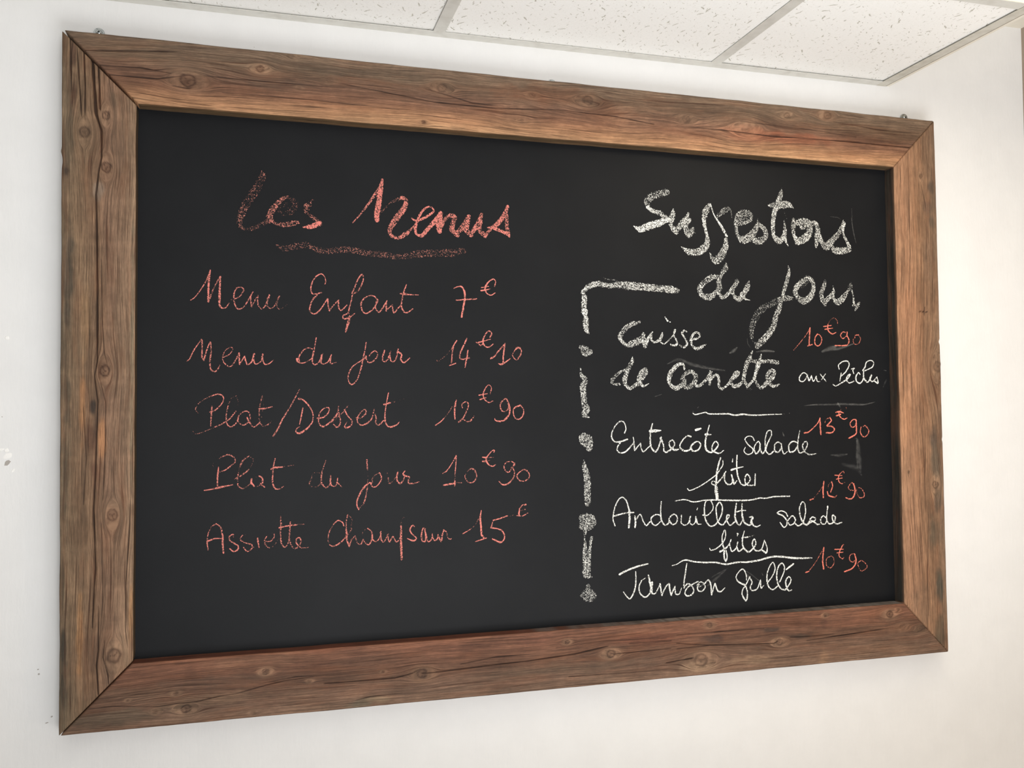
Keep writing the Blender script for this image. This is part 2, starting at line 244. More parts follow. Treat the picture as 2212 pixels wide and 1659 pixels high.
CR = {'top': [[(0.0309, 1.169, 1), (0.1499, 1.18, 1.5), (0.1891, 1.1825, 0.6)], [(0.0561, 1.1448, 0.8), (0.1242, 1.1476, 1.6), (0.1739, 1.1426, 0.8)], [(0.0711, 1.13, 1), (0.1501, 1.1303, 1.5), (0.1893, 1.1391, 0.8)], [(0.1763, 1.1204, 0.8), (0.2026, 1.1179, 1.2), (0.2158, 1.1225, 0.8)], [(0.2283, 1.1438, 0.8), (0.283, 1.1432, 1.2), (0.4213, 1.1437, 1), (0.4788, 1.1448, 0.6)], [(0.4398, 1.1559, 0.6), (0.5567, 1.1433, 1.4), (0.6464, 1.1336, 1.2), (0.7714, 1.132, 1.4), (0.9017, 1.1407, 1), (1.0191, 1.1376, 1.6), (1.1061, 1.1287, 1)], [(1.1585, 1.1301, 0.8), (1.2679, 1.1292, 1.2), (1.3798, 1.1253, 1.5), (1.4966, 1.1274, 1.2), (1.5766, 1.1285, 2.2), (1.65, 1.1279, 2), (1.7373, 1.1272, 2)], [(1.5374, 1.1695, 0.8), (1.6594, 1.161, 1.2), (1.7595, 1.1617, 0.6)], [(0.2599, 1.1157, 0.7), (0.3896, 1.1174, 1), (0.5777, 1.1132, 0.7)], [(0.6133, 1.1619, 0.6), (0.7222, 1.1386, 1.2), (0.7969, 1.1361, 0.7)], [(1.3078, 1.1513, 0.7), (1.4773, 1.1472, 1), (1.5948, 1.1402, 0.8)]], 'left': [[(0.0435, 1.159, 3), (0.0458, 1.1486, 5), (0.0516, 1.0599, 4.5), (0.0607, 1.0306, 3), (0.061, 0.9837, 2.5), (0.0568, 0.9607, 2.5), (0.0527, 0.9185, 2.5), (0.0552, 0.8221, 2.5), (0.0563, 0.7348, 3), (0.057, 0.6311, 2.2), (0.0529, 0.6049, 1.4), (0.0583, 0.5604, 1.8), (0.0578, 0.5342, 1.8), (0.0555, 0.4449, 2), (0.0531, 0.3772, 2), (0.0568, 0.2766, 2.4), (0.0549, 0.2455, 2), (0.0525, 0.1762, 1.2)], [(0.0546, 1.1487, 2.4), (0.0564, 1.1131, 2.5), (0.0582, 1.0677, 2)], [(0.0616, 0.213, 0.8), (0.0622, 0.1388, 1.8), (0.0595, 0.1126, 2), (0.0627, 0.0626, 1.8)], [(0.0623, 0.8064, 0.8), (0.0638, 0.7078, 1.2), (0.0679, 0.6448, 1.2), (0.0732, 0.6225, 0.6)], [(0.0624, 0.5938, 1), (0.0707, 0.5588, 1), (0.0705, 0.4873, 1.2), (0.0676, 0.3925, 1)], [(0.1103, 1.0805, 0.6), (0.1117, 0.971, 0.5), (0.1112, 0.8164, 0.6), (0.1115, 0.6469, 0.5), (0.1125, 0.4946, 0.4), (0.1104, 0.349, 1.2), (0.1045, 0.2425, 1.2), (0.105, 0.1677, 1), (0.1088, 0.1383, 0.8)], [(0.0103, 1.1879, 1.6), (0.0115, 1.133, 1.4), (0.0142, 1.0687, 0.6)], [(0.0206, 1.1744, 1), (0.0256, 1.1021, 1.4), (0.0289, 1.0539, 1)], [(0.0317, 1.1675, 1.6), (0.0344, 1.1029, 1.6), (0.0341, 1.0462, 0.8)], [(0.0722, 0.1529, 1), (0.0695, 0.1258, 1.2), (0.0777, 0.0939, 1.4), (0.0785, 0.0798, 1)], [(0.0431, 0.7416, 0.7), (0.0445, 0.6461, 1), (0.0429, 0.5747, 0.8)], [(0.0358, 0.551, 0.7), (0.0409, 0.4642, 1.2), (0.0372, 0.3857, 0.8)], [(0.0657, 0.3532, 0.8), (0.0681, 0.2196, 1), (0.0642, 0.1574, 0.7)]], 'bottom': [[(0.0471, 0.0408, 0.8), (0.0861, 0.0417, 1), (0.1561, 0.0342, 0.8), (0.1816, 0.0365, 1), (0.2203, 0.0368, 1.2), (0.2594, 0.0428, 1.2), (0.2859, 0.0444, 1), (0.3387, 0.055, 1.2), (0.3658, 0.0591, 1.6), (0.421, 0.0625, 1)], [(0.439, 0.0485, 1.2), (0.4956, 0.0476, 1.6), (0.5678, 0.0472, 1.6), (0.5998, 0.0529, 1.6), (0.6155, 0.0601, 1.2)], [(0.6189, 0.0513, 1.2), (0.6409, 0.0511, 1.2), (0.7321, 0.0546, 2), (0.8261, 0.0573, 2), (0.923, 0.0629, 2.2), (0.9717, 0.0698, 2), (0.9924, 0.0727, 1)], [(0.6925, 0.0623, 0.8), (0.7632, 0.0704, 1.4), (0.8262, 0.0697, 0.8)], [(1.005, 0.0563, 1.2), (1.0679, 0.0568, 1.4), (1.129, 0.0575, 1)], [(1.1183, 0.0296, 1.2), (1.1763, 0.0342, 2)], [(1.1415, 0.0667, 1), (1.2123, 0.0575, 1.4), (1.3652, 0.0495, 1.6), (1.3741, 0.0527, 1.6)], [(1.4444, 0.0493, 1), (1.5106, 0.0531, 1.8), (1.5898, 0.0571, 1.8), (1.6504, 0.0606, 1)], [(1.1428, 0.0834, 0.8), (1.2445, 0.0834, 1.4), (1.3417, 0.082, 0.8)], [(1.4042, 0.0591, 1), (1.4638, 0.0575, 1.8), (1.5095, 0.058, 0.8)], [(1.1414, 0.0556, 1), (1.2123, 0.0566, 1.4)], [(0.4888, 0.0123, 0.8), (0.5225, 0.0175, 1.4), (0.5823, 0.0188, 0.6)], [(0.91, 0.02, 1), (1.0075, 0.0179, 1), (1.1181, 0.0158, 0.6)], [(0.882, 0.0778, 0.8), (0.9787, 0.0838, 1), (1.1191, 0.0796, 0.8)], [(0.047, 0.0555, 0.6), (0.127, 0.0582, 1), (0.2019, 0.0593, 0.5)], [(1.0381, 0.0747, 0.8), (1.1293, 0.0732, 1.2)], [(0.3259, 0.0578, 0.7), (0.39, 0.0652, 1.2), (0.4556, 0.0628, 0.7)]], 'right': [[(1.7454, 0.757, 1), (1.7578, 0.7573, 2.4), (1.7727, 0.7566, 1.4)], [(1.7656, 0.7669, 1.2), (1.7638, 0.7501, 1.6)], [(1.7636, 1.0437, 0.6), (1.7737, 1.0022, 1.2), (1.7768, 0.9392, 1), (1.7725, 0.8759, 0.6)], [(1.7571, 0.563, 0.6), (1.7501, 0.4906, 1), (1.7526, 0.4082, 0.8)], [(1.747, 0.4701, 0.6), (1.737, 0.3367, 0.8), (1.7396, 0.2139, 0.6)], [(1.7258, 0.6353, 0.6), (1.7259, 0.594, 0.9), (1.7259, 0.5527, 0.5)], [(1.762, 0.3051, 0.6), (1.7559, 0.1824, 1.2), (1.7554, 0.0805, 0.7)], [(1.7307, 1.1151, 0.5), (1.7312, 0.9997, 0.8), (1.7301, 0.8742, 0.4)]]}
ST = {'top': [(0.4398, 1.1759, 0.2194, 0.0122, (112, 92, 72), 0.5), (0.1202, 1.1769, 0.0908, 0.0165, (112, 88, 66), 0.6), (1.6555, 1.1513, 0.1464, 0.0167, (98, 72, 50), 0.6), (0.8738, 1.168, 0.1164, 0.0187, (120, 78, 52), 0.6), (1.1995, 1.1687, 0.1713, 0.0137, (104, 78, 58), 0.6), (1.3295, 1.1253, 0.0667, 0.0179, (150, 88, 58), 0.6), (1.4422, 1.1241, 0.0919, 0.0142, (140, 78, 50), 0.6), (0.6672, 1.1337, 0.0817, 0.0126, (98, 72, 56), 0.5), (0.3567, 1.1418, 0.082, 0.012, (96, 76, 60), 0.5), (0.197, 1.1516, 0.0466, 0.01, (110, 86, 66), 0.5), (0.9918, 1.1362, 0.0603, 0.0285, (118, 76, 50), 0.5), (1.5947, 1.1361, 0.072, 0.0145, (104, 68, 48), 0.5), (0.5514, 1.1428, 0.0525, 0.0142, (128, 92, 68), 0.4)], 'left': [(0.0101, 1.0442, 0.0065, 0.1206, (92, 80, 62), 0.5), (0.0109, 0.7725, 0.0086, 0.0953, (78, 70, 58), 0.7), (0.005, 0.9556, 0.0072, 0.0144, (60, 54, 46), 0.9), (0.0112, 0.5669, 0.0065, 0.0472, (80, 72, 58), 0.6), (0.01, 0.457, 0.0086, 0.0861, (88, 80, 64), 0.6), (0.0169, 1.0932, 0.0065, 0.0323, (70, 46, 34), 0.8), (0.0149, 1.1657, 0.0058, 0.0243, (78, 52, 38), 0.8), (0.0504, 0.5509, 0.0065, 0.0206, (62, 52, 44), 0.9), (0.0479, 0.4956, 0.0116, 0.0284, (90, 62, 46), 0.7), (0.0548, 0.4402, 0.0073, 0.0237, (88, 58, 44), 0.6), (0.0654, 0.4874, 0.0073, 0.0396, (186, 130, 84), 0.9), (0.0344, 0.551, 0.0065, 0.0632, (176, 124, 78), 0.7), (0.0383, 0.6937, 0.0087, 0.0636, (150, 116, 80), 0.6), (0.0332, 0.1597, 0.0057, 0.0698, (168, 122, 78), 0.8), (0.0077, 0.1462, 0.005, 0.0309, (58, 52, 42), 0.9), (0.0089, 0.0845, 0.0064, 0.0462, (78, 68, 54), 0.8), (0.006, 0.2623, 0.0043, 0.0465, (88, 78, 60), 0.8), (0.0535, 0.1349, 0.0188, 0.0389, (106, 78, 58), 0.6), (0.0914, 0.994, 0.0149, 0.1627, (122, 92, 68), 0.4), (0.0948, 0.6949, 0.0163, 0.1286, (134, 106, 80), 0.5), (0.0924, 0.2968, 0.0191, 0.0947, (132, 100, 74), 0.5), (0.0563, 0.9268, 0.0088, 0.0177, (150, 128, 108), 0.7), (0.0833, 1.0871, 0.0119, 0.0163, (112, 88, 66), 0.7), (0.0298, 0.4094, 0.0144, 0.0471, (112, 84, 60), 0.5), (0.0339, 0.3388, 0.0216, 0.0235, (120, 90, 64), 0.5), (0.1125, 0.6148, 0.003, 0.241, (142, 124, 96), 0.7), (0.1129, 0.1931, 0.0037, 0.0473, (168, 124, 80), 0.7)], 'bottom': [(0.127, 0.0582, 0.0665, 0.0157, (112, 86, 66), 0.5), (0.0906, 0.0226, 0.0802, 0.014, (98, 84, 66), 0.6), (0.3259, 0.0968, 0.0952, 0.0147, (130, 92, 68), 0.6), (0.2788, 0.0684, 0.117, 0.0113, (98, 74, 58), 0.6), (0.2556, 0.0383, 0.0928, 0.0112, (126, 98, 74), 0.5), (0.4556, 0.1111, 0.0498, 0.0067, (148, 92, 66), 0.6), (0.5057, 0.082, 0.0674, 0.0134, (112, 78, 58), 0.6), (0.6087, 0.1034, 0.1047, 0.0086, (140, 90, 64), 0.5), (0.6971, 0.0922, 0.0718, 0.0121, (112, 72, 52), 0.5), (0.8349, 0.0992, 0.0563, 0.0124, (120, 76, 56), 0.5), (0.5056, 0.0065, 0.0252, 0.01, (104, 96, 76), 0.7), (0.5394, 0.0117, 0.0255, 0.0084, (146, 122, 94), 0.7), (0.8625, 0.0348, 0.1512, 0.0124, (112, 88, 68), 0.6), (1.0784, 0.0808, 0.091, 0.0129, (116, 64, 42), 0.5), (1.2231, 0.0699, 0.0317, 0.0094, (70, 54, 46), 0.9), (1.3581, 0.0789, 0.0286, 0.0067, (72, 56, 46), 0.9), (1.4413, 0.0612, 0.0405, 0.0068, (76, 58, 46), 0.9), (1.1906, 0.0162, 0.0418, 0.0112, (170, 136, 106), 0.8), (1.3078, 0.0206, 0.0541, 0.0095, (142, 112, 86), 0.7), (1.4855, 0.0109, 0.0137, 0.0176, (150, 114, 84), 0.6), (1.4872, 0.0842, 0.0114, 0.0137, (84, 58, 44), 0.7), (1.4194, 0.089, 0.1007, 0.0097, (122, 78, 54), 0.5), (1.6254, 0.0195, 0.1186, 0.0139, (118, 88, 66), 0.5), (1.0275, 0.0344, 0.0796, 0.0091, (106, 82, 64), 0.5), (1.5448, 0.0801, 0.0812, 0.0099, (132, 84, 60), 0.5), (0.4063, 0.0325, 0.0488, 0.0148, (122, 92, 70), 0.4)], 'right': [(1.712, 0.9777, 0.0247, 0.0837, (166, 122, 90), 0.5), (1.7174, 0.7283, 0.032, 0.1451, (172, 122, 86), 0.6), (1.6993, 0.522, 0.0244, 0.1231, (176, 126, 88), 0.5), (1.7886, 1.04, 0.0101, 0.0169, (96, 80, 66), 0.8), (1.7822, 0.9921, 0.0151, 0.0169, (112, 90, 72), 0.8), (1.7913, 0.961, 0.0101, 0.019, (104, 88, 72), 0.7), (1.7762, 0.8761, 0.0176, 0.0525, (132, 102, 78), 0.6), (1.7783, 1.1187, 0.0151, 0.0637, (126, 96, 72), 0.5), (1.7818, 0.4695, 0.0112, 0.0269, (96, 80, 66), 0.9), (1.7852, 0.4177, 0.0125, 0.0517, (108, 92, 74), 0.8), (1.7878, 0.335, 0.0125, 0.0309, (96, 78, 62), 0.8), (1.7782, 0.2633, 0.0174, 0.0411, (100, 88, 70), 0.7), (1.7869, 0.1397, 0.0137, 0.0409, (86, 80, 66), 0.9), (1.7863, 0.0375, 0.0149, 0.0407, (92, 80, 62), 0.9), (1.7705, 0.6356, 0.02, 0.052, (134, 98, 70), 0.6), (1.7212, 0.2149, 0.0244, 0.122, (164, 120, 88), 0.5), (1.7553, 0.5423, 0.0174, 0.0621, (146, 104, 74), 0.5), (1.7364, 0.1021, 0.0245, 0.0608, (128, 100, 76), 0.5)]}
TF = .040
def plank(key, A, B_, C_, D_, base, parent, label, inner_cols, seed, horiz):
    """A,B_ outer edge start/end, C_,D_ inner edge end/start, in board coordinates (x,z); the grain runs from A to B_"""
    A, B_, C_, D_ = [np.array(v, float) for v in (A, B_, C_, D_)]
    L = np.linalg.norm(B_ - A); ns = int(L / .0030); nr = 150
    s = np.linspace(0, 1, ns + 1)[:, None]; r = np.linspace(0, 1, nr + 1)[None, :]
    P = (A * (1 - s[..., None]) + B_ * s[..., None]) * (1 - r[..., None]) + (D_ * (1 - s[..., None]) + C_ * s[..., None]) * r[..., None]
    X, Z = P[..., 0].copy(), P[..., 1].copy()
    U, V = (X, Z) if horiz else (Z, X)
    # hand-sawn edges wander a little
    eo = (fbm(s * L * 16 + seed, s * 0 + seed, 4) - .5) * .0020; ei = (fbm(s * L * 13 + seed * 3, s * 0 + 9.1, 4) - .5) * .0018
    sg = 1 if (D_ - A)[1 if horiz else 0] > 0 else -1
    endf = sst(0, .01, s) * sst(1, .99, s)
    for x_, z_, w_, d_ in NOTCH.get(key, ()):
        uu = (x_ if horiz else z_); eo = eo + d_ * np.exp(-((U[:, :1] - uu) / w_) ** 2)
    shift = sg * (eo * np.exp(-r / .03) * endf + ei * np.exp(-(1 - r) / .03) * endf)
    if horiz: Z += shift
    else: X += shift
    U, V = (X, Z) if horiz else (Z, X)
    # grain coordinates flow round the knots
    gu = U.copy(); gv = V.copy() + (fbm(U * 3 + seed, V * 10 + seed, 3) - .5) * .012
    kcol = np.zeros(X.shape); khalo = np.zeros(X.shape); kring = np.zeros(X.shape)
    for kx, kz, kr, ks in KN[key]:
        ku, kv = (kx, kz) if horiz else (kz, kx)
        du = (U - ku) / 2.3; dv = V - kv; rho = np.sqrt(du ** 2 + dv ** 2)
        rr = kr * 1.15; gv = gv - dv * rr ** 2 / np.maximum(rho, rr) ** 2 * np.clip(ks + .4, 0, 1)
        d0 = np.sqrt(((U - ku) / 1.15) ** 2 + dv ** 2) * (1 + .35 * (fbm(U * 140, V * 140, 2) - .5))
        kcol = np.maximum(kcol, .6 * ks * sst(kr * 1.0, kr * .3, d0)); khalo = np.maximum(khalo, (0.35 + .5 * ks) * sst(kr * 2.3, kr * .9, np.sqrt(((U - ku) / 1.7) ** 2 + dv ** 2)))
        kring = np.maximum(kring, sst(kr * .30, 0, np.abs(d0 - kr * .8)) * ks)
        th = np.arctan2(dv, du * 2.3) + kx * 40; st_ = np.abs(np.sin(th * 1.5 + (vn(U * 300, V * 300) - .5))) * d0
        kring = np.maximum(kring, ks * sst(.0011, .0003, st_) * sst(kr * .95, kr * .45, d0))
        kcol = np.maximum(kcol, .8 * ks * sst(kr * .45, 0, d0))
    col = base(U, V, s + 0 * r, r + 0 * s)
    nz = fbm(U * 40 + seed, V * 60, 4)
    for x_, z_, rx, rz, c_, k_ in ST[key]:
        d = np.sqrt(((X - x_) / rx) ** 2 + ((Z - z_) / rz) ** 2) + (nz - .5) * 1.1
        w = (k_ * sst(1.25, .45, d))[..., None]; col = col * (1 - w) + lin(c_) * w
    col = col * (1 - khalo[..., None] * .4) + lin((166, 130, 98)) * khalo[..., None] * .4
    col = col * (1 - kcol[..., None] * .6) + lin((84, 54, 38)) * kcol[..., None] * .6
    col = col * (1 - kring[..., None] * .8) + lin((52, 30, 20)) * kring[..., None] * .8
    # long cracks
    cm = np.zeros(X.shape); cd = np.zeros(X.shape)
    for line in CR[key]:
        for (x0, z0, w0), (x1, z1, w1) in zip(line[:-1], line[1:]):
            dx, dz = x1 - x0, z1 - z0; l2 = dx * dx + dz * dz + 1e-12
            near = (X > min(x0, x1) - .012) & (X < max(x0, x1) + .012) & (Z > min(z0, z1) - .012) & (Z < max(z0, z1) + .012)
            xx, zz = X[near], Z[near]; t = np.clip(((xx - x0) * dx + (zz - z0) * dz) / l2, 0, 1)
            wob = (vn(xx * 45 + seed, zz * 45) - .5) * .0010
            d = np.abs(np.hypot(xx - x0 - t * dx, zz - z0 - t * dz) + wob) ; w = (w0 + (w1 - w0) * t) * .00048
            k = sst(1, 0, (d - w * .5) / (w * .6 + .0007)) * np.clip((w / .0006), .35, 1)
            cm[near] = np.maximum(cm[near], k); cd[near] = np.maximum(cd[near], k * np.clip(w * 2.2, 0, .004))
    col = col * (1 - cm[..., None] * .9) + lin((44, 24, 14)) * cm[..., None] * .9
    lum = col.mean(-1, keepdims=True); col = col * .9 + lum * .1
    # relief
    Y = -TF + cd + kcol * .0006 + (fbm(gu * 5, gv * 260, 2) - .5) * .0005 + 0 * X
    Wd = .114; eb = .0016
    edge = np.minimum(r, 1 - r) * Wd + 0 * X; Y += .0011 * sst(eb, 0, edge)
    es = np.minimum(s, 1 - s) * L + 0 * X; Y += .0007 * sst(.002, 0, es)
    # wrap the sides and the mitred ends
    def row(a, ycol, yv, cmul):
        return a
    Xs = [X[:, :1]] * 3 + [X] + [X[:, -1:]] * 5; Zs = [Z[:, :1]] * 3 + [Z] + [Z[:, -1:]] * 5
    yo = [-.002, -.020, -.036]; yi_ = [-.0372, -.030, -.022, -.014, -.0086]
    Ys = [np.full((ns + 1, 1), v) for v in yo] + [Y] + [np.full((ns + 1, 1), v) for v in yi_]
    ci = inner_cols(s[:, 0], U[:, -1])
    cols = [col[:, :1] * .8] * 3 + [col] + [(col[:, -1:] * (1 - w) + ci[:, None, :] * w) for w in (.6, 1, 1, .95, .9)]
    X2 = np.concatenate(Xs, 1); Z2 = np.concatenate(Zs, 1); Y2 = np.concatenate(Ys, 1); c2 = np.concatenate(cols, 1)
    gv2 = np.concatenate([gv[:, :1] + k * .012 for k in (3, 2, 1)] + [gv] + [gv[:, -1:] + k * .007 for k in (1, 2, 3, 4, 5)], 1)
    gu2 = np.concatenate([gu[:, :1]] * 3 + [gu] + [gu[:, -1:]] * 5, 1)
    def cap(a, v=None):
        f_, l_ = a[:1].copy(), a[-1:].copy()
        if v is not None: f_[:] = np.maximum(f_, v); l_[:] = np.maximum(l_, v)
        return np.concatenate([f_, a, l_], 0)
    X2, Z2, Y2, c2, gv2, gu2 = cap(X2), cap(Z2), cap(Y2, -.003), cap(c2), cap(gv2), cap(gu2)
    h, w = X2.shape
    co = np.stack([X2, Y2, Z2 + ZO], -1).reshape(-1, 3)
    idx = np.arange(h * w).reshape(h, w)
    q = np.stack([idx[:-1, :-1], idx[1:, :-1], idx[1:, 1:], idx[:-1, 1:]], -1).reshape(-1, 4)
    # orientation so the front faces the room (-y)
    a_, b2, c3 = co[q[len(q) // 2, 0]], co[q[len(q) // 2, 1]], co[q[len(q) // 2, 2]]
    if np.cross(b2 - a_, c3 - a_)[1] > 0: q = q[:, ::-1]
    me = bpy.data.meshes.new('frame_plank'); me.vertices.add(len(co)); me.vertices.foreach_set('co', co.ravel().astype(np.float32))
    me.loops.add(q.size); me.loops.foreach_set('vertex_index', np.ascontiguousarray(q).ravel().astype(np.int32))
    me.polygons.add(len(q)); me.polygons.foreach_set('loop_start', np.arange(0, q.size, 4, dtype=np.int32)); me.polygons.foreach_set('loop_total', np.full(len(q), 4, np.int32))
    me.update(calc_edges=True)
    at = me.attributes.new('wood_colour', 'FLOAT_COLOR', 'POINT'); at.data.foreach_set('color', np.concatenate([np.clip(c2, 0, 1), np.ones(c2.shape[:2] + (1,))], -1).ravel().astype(np.float32))
    ag = me.attributes.new('grain', 'FLOAT_VECTOR', 'POINT'); ag.data.foreach_set('vector', np.stack([gu2, gv2, 0 * gu2], -1).ravel().astype(np.float32))
    me.polygons.foreach_set('use_smooth', np.ones(len(q), bool)); me.update()
    o = link('frame_plank', me, wood_mat('weathered_wood_' + key, seed), parent); o['label'] = label; return o
NOTCH = {'left': [(0, .990, .005, -.0014), (0, .973, .010, .0012)], 'right': [(0, .690, .004, .0032), (0, .640, .004, -.001), (0, .470, .004, .0015)]}
def grad(r, stops):
    o = np.zeros(r.shape + (3,)); xs_ = [a for a, _ in stops]; cs = [lin(c_) for _, c_ in stops]
    for k in range(3): o[..., k] = np.interp(r, xs_, [c_[k] for c_ in cs])
    return o
def base_top(U, V, s, r):
    w = (fbm(U * 5, V * 3, 3) - .5) * .22
    o = grad(np.clip(r + w, 0, 1), [(0, (128, 104, 82)), (.25, (118, 92, 70)), (.5, (124, 88, 66)), (.68, (142, 98, 70)), (.85, (178, 128, 88)), (1, (192, 144, 100))])
    k = (.93 + .14 * fbm(U * 9 + 3, V * 9, 3))[..., None]; return o * k
def base_left(U, V, s, r):
    w = (fbm(U * 4 + 2, V * 8, 3) - .5) * .3
    o = grad(np.clip(r + w, 0, 1), [(0, (112, 94, 72)), (.2, (136, 108, 80)), (.45, (128, 98, 72)), (.6, (132, 100, 76)), (.8, (144, 112, 86)), (1, (148, 118, 90))])
    ph = (U - BAND0) / BANDP; ph = np.abs(ph - np.round(ph)); bnd = sst(.12, .03, ph) * (.25 + .75 * fbm(U * 30, V * 25, 2))
    o = o * (1 + .17 * bnd[..., None]); return o * (.92 + .16 * fbm(U * 12, V * 8 + 4, 3))[..., None]
def base_bottom(U, V, s, r):
    w = (fbm(U * 5 + 8, V * 5, 3) - .5) * .3
    o = grad(np.clip(r + w, 0, 1), [(0, (130, 100, 78)), (.25, (120, 90, 70)), (.5, (108, 76, 56)), (.75, (120, 80, 58)), (1, (132, 86, 62))])
    return o * (.9 + .2 * fbm(U * 9 + 1, V * 9, 3))[..., None]
def base_right(U, V, s, r):
    w = (fbm(U * 4 + 5, V * 10, 3) - .5) * .2
    o = grad(np.clip(r + w, 0, 1), [(0, (134, 106, 82)), (.2, (138, 104, 76)), (.45, (152, 112, 80)), (.75, (170, 124, 90)), (1, (172, 128, 94))])
    return o * (.93 + .14 * fbm(U * 10 + 6, V * 9, 3))[..., None]
BAND0, BANDP = .760, .0742
def const(c_): return lambda s, U: np.repeat(lin(c_)[None, :], len(s), 0)
def bottom_in(s, U):
    w = sst(.42, .62, s + (fbm(U * 30, U * 0, 3) - .5) * .2)[:, None]; d = fbm(U * 120, U * 0 + 3, 3)[:, None]
    return lin((104, 62, 48)) * (1 - w) + (lin((78, 70, 64)) * (1 - d) + lin((150, 147, 143)) * d) * w
bd = empty('menu_chalkboard', (.9, 0, ZO)); bd['label'] = 'large black menu chalkboard in a weathered wood frame, hung on the white wall'; bd['category'] = 'chalkboard'; bd['group'] = ''
del bd['group']
bdp = bd
def adopt(o): o.matrix_parent_inverse = Matrix.Translation((-.9, 0, -ZO)); return o
G = .0004
adopt(plank('top', (.0012, 1.2010), (1.8016, 1.1937), (1.6909, 1.0808), (.1193, 1.0838), base_top, bdp, 'top frame plank with an orange-brown band along its lower edge', const((104, 84, 60)), 3.1, True))
adopt(plank('left', (-.0027, 1.1990), (.0026, .0007), (.1169, .1158), (.1165, 1.0800), base_left, bdp, 'left frame plank, grey-brown with a long dark crack', const((70, 58, 40)), 7.7, False))
adopt(plank('bottom', (.0054, .0006), (1.8051, -.0029), (1.6917, .1112), (.1159, .1108), base_bottom, bdp, 'bottom frame plank, knotty red-brown with chalk dust on its ledge', bottom_in, 12.3, True))
adopt(plank('right', (1.8028, 1.1930), (1.8063, -.0028), (1.6934, .1124), (1.6920, 1.0800), base_right, bdp, 'right frame plank, pale smooth wood with a dark plugged knot', const((58, 55, 50)), 19.9, False))
# slate-black panel
m, nt, b, ns, lk = mat('blackboard'); co = objco(nt)
c = mix(nt, ramp(nt, noise(nt, co, 5, 4, .6), .3, .75), rgba((21, 22, 24)), rgba((25, 26, 28)))
lk.new(c, b.inputs['Base Color']); b.inputs['Roughness'].default_value = .5; b.inputs['Specular IOR Level'].default_value = .13
lk.new(bump(nt, noise(nt, co, 700, 2), .12, .0005), b.inputs['Normal']); M_board = m
adopt(box('board_panel', M_board, bdp, .108, 1.702, -.0082, -.0030, ZO + .103, ZO + 1.093))

